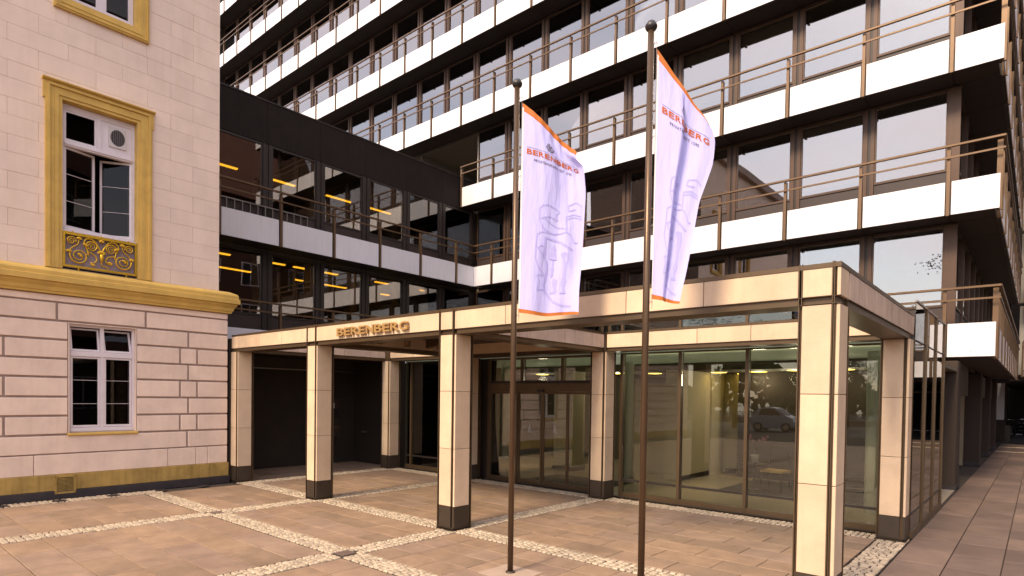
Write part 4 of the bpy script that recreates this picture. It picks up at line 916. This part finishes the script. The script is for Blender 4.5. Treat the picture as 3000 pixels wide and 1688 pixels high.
# ------------------------------------------------------------------ flagpoles and flags
ER = Vector((.7558, .6548, 0)).normalized(); EN = Vector((.6548, -.7558, 0)).normalized()
def flagpole(x, y, lab):
    t = thing('flagpole', lab, 'flagpole', (x, y, 0), group='flagpoles')
    MB().lathe(x, y, [(.0325, .004), (.0325, 3.0), (.031, 5.44)], 24).build('pole', 'pole_metal', t, True)
    MB().lathe(x, y, [(.033, 5.44), (.046, 5.452), (.056, 5.468), (.058, 5.486), (.051, 5.502), (.035, 5.525), (.005, 5.53)], 24).build('cap', 'cap_black', t, True)
    MB().lathe(x, y, [(.05, .004), (.055, .012), (.05, .022), (.035, .026)], 24).build('foot_ring', 'base_metal', t, True)
    h = MB(); p = Vector((x, y, 0)) + ER * .055
    h.tube([(p.x, p.y, 5.33), (p.x, p.y, 2.85)], .003, 6); h.build('halyard', 'steel', t)
    k = MB()
    for z in (5.32, 4.45, 3.62, 2.90): q = Vector((x, y, z)); k.tube([q + ER * .03, q + ER * .05 + Vector((0, 0, .02)), q + ER * .062], .004, 6)
    k.build('hooks', 'steel', t)
def interp(tab, t):
    for (a, va), (b, vb) in zip(tab[:-1], tab[1:]):
        if t <= b:
            q = (t - a) / (b - a); return va + (vb - va) * q
    return tab[-1][1]
def smooth_tab(tab):
    return lambda t: (interp(tab, max(0, t - .03)) + interp(tab, t) * 2 + interp(tab, min(1, t + .03))) / 4
class Flag:
    def __init__(s, x, y, rt, zr, which): s.o = Vector((x, y, 0)); s.rt = smooth_tab(rt); s.zr = smooth_tab(zr); s.w = which
    def P(s, u, t, d=0):
        def raw(u, t):
            zl = 5.275 - 2.335 * t; rl = .062 - .012 * t; r1 = s.rt(t); z1 = s.zr(t)
            if s.w == 1:
                v = u; n = .055 * math.sin(6.0 * u + 1.1 * t + .2) * u ** .7 + .02 * math.sin(15 * u + 5 * t) * u * (0.3 + t)
                n += -.05 * math.exp(-((u - .88) / .10) ** 2) * math.exp(-((t - .22) / .12) ** 2) + .012 * math.sin(40 * u) * max(0, 1 - t * 2.2) * u + .018 * math.sin(9 * u - 7 * t) * u + .010 * math.sin(22 * (u - .6 * t)) * max(0, u - .35)
                z = zl + (z1 - zl) * v ** (1.0 + .25 * math.exp(-((t - .2) / .15) ** 2))
                z += (-.035 * math.sin(5.5 * u) * max(0, t - .75) * 4 * u)
            else:
                # one deep fold: the cloth runs out, doubles back behind itself and runs on
                a = interp([(0, 0), (.36, .44), (.45, .47), (.54, .40), (1, 1)], u); k = min(1, max(0, (t - .02) / .25)) * (1 - .55 * t); v = u * (1 - k) + a * k
                n = k * interp([(0, 0), (.2, .03), (.36, .05), (.45, .03), (.54, -.035), (.7, -.04), (.85, .0), (1, .03)], u) + .012 * math.sin(16 * u + 4 * t) * u
                z = zl + (z1 - zl) * v
            return s.o + ER * (rl + (r1 - rl) * v) + EN * n + Vector((0, 0, z))
        p = raw(u, t)
        if d:
            e = .004; a = raw(min(1, u + e), t) - raw(max(0, u - e), t); b = raw(u, min(1, t + e)) - raw(u, max(0, t - e)); nn = a.cross(b).normalized()
            if nn.dot(EN) < 0: nn = -nn
            p = p + nn * d
        return p
    def strip(s, t0, t1, nu, nt, d=0):
        mb = MB()
        for j in range(nt + 1):
            for i in range(nu + 1): mb.v.append(tuple(s.P(i / nu, t0 + (t1 - t0) * j / nt, d)))
        for j in range(nt):
            for i in range(nu): n = j * (nu + 1) + i; mb.f.append((n, n + 1, n + nu + 2, n + nu + 1))
        return mb
CREST = [[(370, 300), (372, 180), (400, 145), (470, 125), (540, 140), (590, 165), (550, 210), (570, 270), (500, 245), (430, 265), (370, 300)], [(430, 280), (500, 320), (580, 345), (655, 335)], [(370, 300), (400, 370), (450, 405), (520, 420), (600, 405), (670, 375)],
         [(660, 200), (670, 330), (665, 370), (720, 400), (760, 470), (800, 465)], [(665, 235), (740, 190), (830, 200)], [(665, 200), (740, 160), (820, 170)], [(680, 70), (760, 20), (820, 50)], [(680, 70), (680, 130), (760, 100)],
         [(560, 425), (470, 420), (400, 430), (350, 465), (345, 600), (335, 720), (380, 820), (445, 885), (360, 910), (395, 955), (370, 1065), (440, 1045)], [(345, 590), (440, 690)], [(360, 610), (400, 575), (440, 580)],
         [(448, 478), (530, 482), (610, 495), (660, 520), (750, 560)], [(448, 470), (444, 600), (440, 700)], [(440, 700), (470, 760), (475, 850), (445, 1000), (460, 1060), (560, 1170), (660, 1215), (770, 1225)]]
FILL = [[(550, 530), (575, 590), (565, 592), (580, 640), (570, 645), (585, 700), (495, 700), (520, 640), (508, 640), (525, 588), (515, 585)], [(540, 950), (560, 905), (605, 925), (590, 1000), (598, 1050), (580, 1080), (515, 1080), (560, 1040)],
        [(620, 625), (655, 595), (700, 600), (712, 680), (690, 780), (690, 880), (705, 940), (680, 1000), (707, 1070), (625, 1080), (665, 1040), (640, 960), (660, 880), (650, 680)], [(535, 705), (548, 705), (545, 790), (555, 800), (540, 830), (548, 880), (530, 905), (515, 880), (528, 830), (515, 815), (530, 790)]]
def flag(x, y, rt, zr, which, lab):
    F = Flag(x, y, rt, zr, which); t = thing('flag', lab, 'flag', (x, y, 0) + 0 * ER if False else (x + ER.x * .06, y + ER.y * .06, 2.9), group='bank flags')
    F.strip(.036, .981, 70, 150).build('cloth', 'cloth_white', t, True); F.strip(0, .036, 70, 5).build('top_hem', 'hem_orange', t, True); F.strip(.981, 1, 70, 4).build('bottom_hem', 'hem_orange', t, True)
    hoist = MB()
    for d in (.003, -.003):
        for j in range(60):
            a, b = .02 + .96 * j / 60, .02 + .96 * (j + 1) / 60; hoist.poly([F.P(0, a, d), F.P(.028, a, d), F.P(.028, b, d), F.P(0, b, d)])
    hoist.build('hoist_band', 'frame_white', t)
    off = .004
    def mapped(v, f, u0, u1, t0, hgt, name, mn):
        xs = [q[0] for q in v]; ys = [q[1] for q in v]; a, b, c, d = min(xs), max(xs), min(ys), max(ys); mb = MB()
        mb.v = [tuple(F.P(u0 + (q[0] - a) / (b - a) * (u1 - u0), t0 - (q[1] - c) / (d - c) * hgt, off)) for q in v]; mb.f = f; mb.build(name, mn, t)
    u = .085; wd = .082; gp = .0125
    for chh in 'BERENBERG':
        v, f = text_mesh(chh, .03); mapped(v, f, u, u + wd, .238, .026, 'letter', 'text_orange'); u += wd + gp
    v, f = text_mesh('PRIVATBANKIERS SEIT 1590', .004, 0, 1.15); mapped(v, f, .20, .80, .268, .0135, 'small_lettering', 'text_dark')
    ln = MB()
    for i in range(40): a, b = .085 + .83 * i / 40, .085 + .83 * (i + 1) / 40; ln.poly([F.P(a, .204, off), F.P(b, .204, off), F.P(b, .2055, off), F.P(a, .2055, off)])
    ln.build('printed_line', 'text_dark', t)
    em = MB(); rr = random.Random(5)
    def ribbon(mb, pts, w, o_=off):
        for (a, b), (c, d) in zip(pts[:-1], pts[1:]):
            L_ = math.hypot((c - a) * .75, (d - b) * 2.33) or 1; nx, ny = -(d - b) * 2.33 / L_ * w / .75, (c - a) * .75 / L_ * w / 2.33
            k = max(1, int(L_ / .03))
            for i in range(k):
                p0, p1 = i / k, (i + 1) / k; A_ = (a + (c - a) * p0, b + (d - b) * p0); B_ = (a + (c - a) * p1, b + (d - b) * p1)
                cl = lambda q: min(1, max(0, q))
                mb.poly([F.P(cl(A_[0] - nx), cl(A_[1] - ny), o_), F.P(cl(A_[0] + nx), cl(A_[1] + ny), o_), F.P(cl(B_[0] + nx), cl(B_[1] + ny), o_), F.P(cl(B_[0] - nx), cl(B_[1] - ny), o_)])
    ec, et = .47, .168
    for s_ in (-1, 1):
        for k in range(4):
            pts = [(ec + s_ * (.012 + .014 * k + .016 * math.sin(q * 1.1 + k)) * (1 - .35 * abs(q - 4) / 5), et - .025 + q * .0062) for q in range(9)]; ribbon(em, pts, .0022 + .001 * (k % 2))
    ribbon(em, [(ec, et - .034), (ec + .004, et - .02), (ec - .006, et), (ec + .006, et + .018), (ec, et + .028)], .005); ribbon(em, [(ec - .02, et - .03), (ec, et - .036), (ec + .02, et - .03)], .003)
    em.build('small_crest', 'text_dark', t)
    M2 = lambda p: ((p[0] - 165) / 690.0, .401 + .000447 * p[1])
    for k, pl in enumerate(CREST):
        cr = MB(); ribbon(cr, [M2(p) for p in pl], .013 if k in (11, 12, 13) else .0075, .0032 + .0003 * (k % 4)); cr.build('crest_stroke', 'print_pale', t)
    for pl in FILL:
        bm = bmesh.new(); vs = [bm.verts.new((*M2(p), 0)) for p in pl]; fc = bm.faces.new(vs); bmesh.ops.triangulate(bm, faces=[fc]); bm.verts.index_update(); cr = MB(); n = 0
        cr.v += [tuple(F.P(min(1, q.co.x), q.co.y, .0034)) for q in bm.verts]; cr.f += [tuple(n + q.index for q in ff.verts) for ff in bm.faces]; bm.free(); cr.build('crest_figure', 'print_pale', t)
flagpole(-4.48, 5.18, 'bronze flagpole of the flag hanging straight, left of the pair'); flagpole(-2.83, 5.18, 'bronze flagpole of the folded flag, nearer the right corner column')
flag(-4.48, 5.18, [(0, .675), (.06, .66), (.12, .70), (.2, .755), (.35, .785), (.55, .768), (.72, .747), (.86, .722), (1, .715)], [(0, 4.75), (.05, 4.66), (.2, 4.57), (.35, 4.29), (.5, 3.97), (.7, 3.52), (.85, 3.2), (1, 2.875)], 1, 'white bank flag hanging broad with full BERENBERG lettering')
flag(-2.83, 5.18, [(0, .569), (.1, .60), (.2, .62), (.30, .60), (.4, .54), (.5, .478), (.62, .44), (.73, .405), (.84, .361), (.92, .326), (1, .307)], [(0, 4.575), (.12, 4.50), (.2, 4.42), (.3, 4.20), (.5, 3.85), (.7, 3.45), (.85, 3.13), (1, 2.88)], 2, 'white bank flag folded in the wind with its lettering broken')

# ------------------------------------------------------------------ the yard at the far right
def bike(x, y, rz, lab, body, motor=True):
    t = thing('motorcycle' if motor else 'bicycle', lab, 'motorcycle' if motor else 'bicycle', (x, y, 0), rz, local=True)
    r = .31 if motor else .34; wb = .68 if motor else .52; th = .055 if motor else .018
    for s in (-1, 1):
        pts = [(s * wb + r * math.cos(a * math.pi / 12), 0, r + r * math.sin(a * math.pi / 12) + th * .5) for a in range(25)]; w = MB().tube(pts, th, 8, False).build('wheel', 'tyre', t, True)
        sp = MB()
        for a in range(6): q = a * math.pi / 6; sp.tube([(s * wb - r * math.cos(q), 0, r - r * math.sin(q)), (s * wb + r * math.cos(q), 0, r + r * math.sin(q))], .006, 4)
        sp.build('spokes', 'chrome', w)
    if motor:
        bm_ = MB(); bm_.ball((.05, 0, .62), .2, 12, 1.7, .8, .75); bm_.ball((-.05, 0, .38), .2, 10, 1.3, .9, .8); bm_.build('engine_body', body, t, True)
        MB().ball((.18, 0, .82), .16, 12, 1.6, .9, .8).build('tank', body, t, True); MB().ball((-.38, 0, .80), .15, 12, 2.2, .9, .45).build('seat', 'bike_black', t, True)
        MB().tube([(.68, 0, .34), (.42, 0, .98)], .03, 8).build('fork', 'chrome', t, True); MB().tube([(.36, -.36, 1.02), (.43, -.2, 1.05), (.43, .2, 1.05), (.36, .36, 1.02)], .016, 8).build('handlebar', 'chrome', t, True)
        MB().ball((.56, 0, .88), .1, 10).build('headlight', 'chrome', t, True); MB().ball((.5, 0, 1.08), .17, 10, .5, 1, .9).build('windscreen', 'car_dark', t, True); MB().tube([(.1, .14, .3), (-.4, .16, .28), (-.75, .17, .36)], .04, 8).build('exhaust', 'chrome', t, True)
    else:
        MB().tube([(-.52, 0, .34), (-.08, 0, .32), (.42, 0, .82), (-.2, 0, .84), (-.52, 0, .34)], .016, 6).build('frame', 'bike_black', t, True); MB().tube([(-.08, 0, .32), (-.24, 0, .98)], .014, 6).build('seat_tube', 'bike_black', t); MB().ball((-.26, 0, 1.0), .08, 8, 1.6, .8, .4).build('saddle', 'bike_black', t, True)
        MB().tube([(.52, 0, .34), (.40, 0, .95)], .016, 6).build('fork', 'chrome', t); MB().tube([(.34, -.28, 1.02), (.42, -.1, 1.04), (.42, .1, 1.04), (.34, .28, 1.02)], .012, 6).build('handlebar', 'chrome', t, True)
bike(-1.42, 46.2, R(70), 'dark bicycle leaning by the low wall in the far yard', 'bike_black', False); bike(-.85, 47.2, R(60), 'black motorcycle parked in the far yard nearest the wall', 'bike_black'); bike(.05, 48.0, R(64), 'blue motorcycle parked in the far yard behind the black one', 'bike_blue'); bike(.95, 48.6, R(62), 'black motorcycle parked in the far yard at the picture edge', 'bike_black')
np_ = thing('sign_post', 'slim bronze post standing at the far end of the pillars', 'post', (-1.72, 37.9, 0)); B('post', 'canopy_metal', np_, -1.78, 37.85, -.02, -1.64, 37.98, 3.0); B('plate', 'recess_head', np_, -1.9, 37.84, 2.35, -1.78, 37.86, 2.6)
pb = thing('poster_board', 'pale upright notice board beyond the pillars', 'board', (-1.85, 40.5, 0)); B('board', 'paper', pb, -2.2, 40.4, 1.15, -1.35, 40.48, 3.3); B('frame', 'recess_head', pb, -2.3, 40.49, .0, -1.3, 40.55, 3.35)
bn = thing('waste_bin', 'dark grey bin below the notice board', 'bin', (-1.2, 41.2, 0)); MB().prism([(-1.5, 41.0), (-1.1, 41.0), (-1.1, 41.4), (-1.5, 41.4)], 'z', -.02, .8).build('body', 'base_metal', bn); B('lid', 'cap_black', bn, -1.52, 40.98, .802, -1.08, 41.42, .85, .01)

# ------------------------------------------------------------------ the street behind the viewer, seen in the glass
def tree_parts(seed, h, cr):
    rr = random.Random(seed); tr = MB(); tips = []
    tr.tube([(0, 0, -.03), (.05, .02, h * .2), (.0, .08, h * .4), (.1, .05, h * .62)], [.30, .24, .19, .09], 9)
    for i in range(11):
        a = i * 2.4 + rr.uniform(-.3, .3); z0 = h * rr.uniform(.25, .55); L_ = cr * rr.uniform(.6, 1.0); e = (math.cos(a) * L_, math.sin(a) * L_, z0 + h * rr.uniform(.12, .34)); mid = (e[0] * .45, e[1] * .45, z0 + (e[2] - z0) * .6)
        tr.tube([(0, 0, z0), mid, e], [.10, .06, .02], 6); tips += [e, mid]
    lf = MB()
    cl = []
    for i in range(95):
        a = rr.uniform(0, 6.28); q = rr.random() ** .5; zz = rr.uniform(.36, 1.0); rad = cr * math.sin(math.pi * min(1, max(.08, (zz - .30) / .74))) ** .6 * q; cl.append((math.cos(a) * rad, math.sin(a) * rad, h * zz))
    for c in cl + tips:
        for j in range(62):
            d = Vector((rr.gauss(0, .42), rr.gauss(0, .42), rr.gauss(0, .32))); p = Vector(c) + d; s = rr.uniform(.06, .12); u = Vector((rr.gauss(0, 1), rr.gauss(0, 1), rr.gauss(0, 1))).normalized(); w = u.orthogonal().normalized()
            lf.poly([p - u * s, p + w * s * .6, p + u * s, p - w * s * .6])
    return tr, lf
T1 = tree_parts(1, 15, 5.2)
def place_tree(x, y, sc, rz, lab, first=[None]):
    t = thing('street_tree', lab, 'tree', (x, y, 0), rz, group='trees along the street', local=True); t.scale = (sc, sc, sc)
    if first[0] is None:
        a = T1[0].build('trunk', 'bark', t, True); b = T1[1].build('crown', 'leaf', t); first[0] = (a.data, b.data)
    else: put('trunk', first[0][0], t, (0, 0, 0)); put('crown', first[0][1], t, (0, 0, 0))
for x, y, sc, rz, lab in ((-16.5, -22, .66, 0, 'leafy street tree mirrored in the middle lobby pane'), (-3.0, -24, 1.05, 2, 'leafy street tree mirrored in the corner office window'), (-27, -23, .7, 4, 'leafy street tree mirrored left of the others'), (-38, -28, .8, 1, 'leafy street tree farthest along the street'), (-11, -30, .55, 5, 'smaller street tree behind the parked car')): place_tree(x, y, sc, rz, lab)
fw = MB(); rr = random.Random(9)
for i in range(9000):
    a = rr.uniform(-150, 130); zz = rr.uniform(0, 1) ** .7 * (6 + 3 * math.sin(a * .13) + 2 * math.sin(a * .41)); p = Vector((a, -95 + rr.uniform(-6, 6), zz)); s = rr.uniform(.5, 1.1); u = Vector((rr.gauss(0, 1), rr.gauss(0, .4), rr.gauss(0, 1))).normalized(); w = u.orthogonal().normalized(); fw.poly([p - u * s, p + w * s, p + u * s, p - w * s])
o = fw.build('far_wood', 'leaf'); tag(o, 'dark line of trees on the far shore seen in the glass', 'wood', kind='stuff')
mat('brick_red', (.085, .036, .026), .85, var=.3, scale=6, bump=.4, bscale=40)
mat('roof_tile', (.13, .048, .026), .8, var=.4, scale=5, bump=.5, bscale=20)
nb = thing('brick_house', 'red brick house with tiled roof, seen mirrored in the wing glass', 'house', (19, 24, 0))
B('wall', 'brick_red', nb, 14.6, 6, -.04, 26, 46, 18)
MB().prism([(13.9, 18.0), (26.7, 18.0), (22, 27), (19, 27)], 'y', 5.5, 46.5).build('roof', 'roof_tile', nb)
B('lintel_band', 'slab_pale', nb, 14.5, 5.98, 3.5, 14.62, 46.02, 3.9)
for st in range(5):
    for k in range(12):
        yy = 7.5 + k * 3.2; z0 = .9 + st * 3.4
        w = B('window', 'frame_white', nb, 14.56, yy, z0, 14.66, yy + 1.5, z0 + 1.9)
        for q in (0, 1): B('pane', 'car_dark', w, 14.53, yy + .1 + q * .7, z0 + .1, 14.555, yy + .7 + q * .7, z0 + 1.8)
car = thing('parked_car', 'small grey two-door car parked across the street, seen mirrored', 'car', (-12.8, -19.2, 0), 0, local=True)
pr = [(-1.3, .35), (-1.32, .75), (-1.15, 1.0), (-.85, 1.45), (-.3, 1.55), (.25, 1.48), (.75, 1.05), (1.2, .88), (1.33, .65), (1.33, .32), (1.1, .22), (-1.1, .22)]
MB().prism(pr, 'y', -.76, .76).build('body', 'car_paint', car); gl2 = [(-.82, 1.02), (-.68, 1.40), (-.25, 1.46), (.2, 1.40), (.6, 1.05)]
for s in (-1, 1): MB().prism(gl2, 'y', s * .765 - .004, s * .765 + .004).build('side_window', 'car_dark', car)
MB().poly([(.30, -.66, 1.47), (.30, .66, 1.47), (.76, .7, 1.075), (.76, -.7, 1.075)]).build('windscreen', 'car_dark', car)
for sx in (-.85, .87):
    for s in (-1, 1):
        w = MB(); w.prism([(sx + .29 * math.cos(a * math.pi / 10), .29 + .29 * math.sin(a * math.pi / 10)) for a in range(20)], 'y', s * .70, s * .80); wo = w.build('wheel', 'tyre', car); r_ = MB(); r_.prism([(sx + .18 * math.cos(a * math.pi / 10), .29 + .18 * math.sin(a * math.pi / 10)) for a in range(20)], 'y', s * .801, s * .81); r_.build('rim', 'chrome', wo)
for s in (-1, 1): MB().ball((1.24, s * .55, .72), .12, 10, .6, 1, .7).build('headlight', 'chrome', car, True); MB().ball((-1.27, s * .6, .8), .1, 8, .4, 1, .9).build('tail_light', 'lamp_red', car, True)
q = thing('quay_railing', 'thin dark railing along the water, seen mirrored', 'railing', (-10, -33.8, 0))
for i in range(30): xx = -50 + i * 2.2; B('post', 'cap_black', q, xx, -33.85, .4, xx + .05, -33.8, 1.45)
for z_ in (.9, 1.4): B('rail', 'cap_black', q, -50, -33.84, z_, 14, -33.81, z_ + .04)
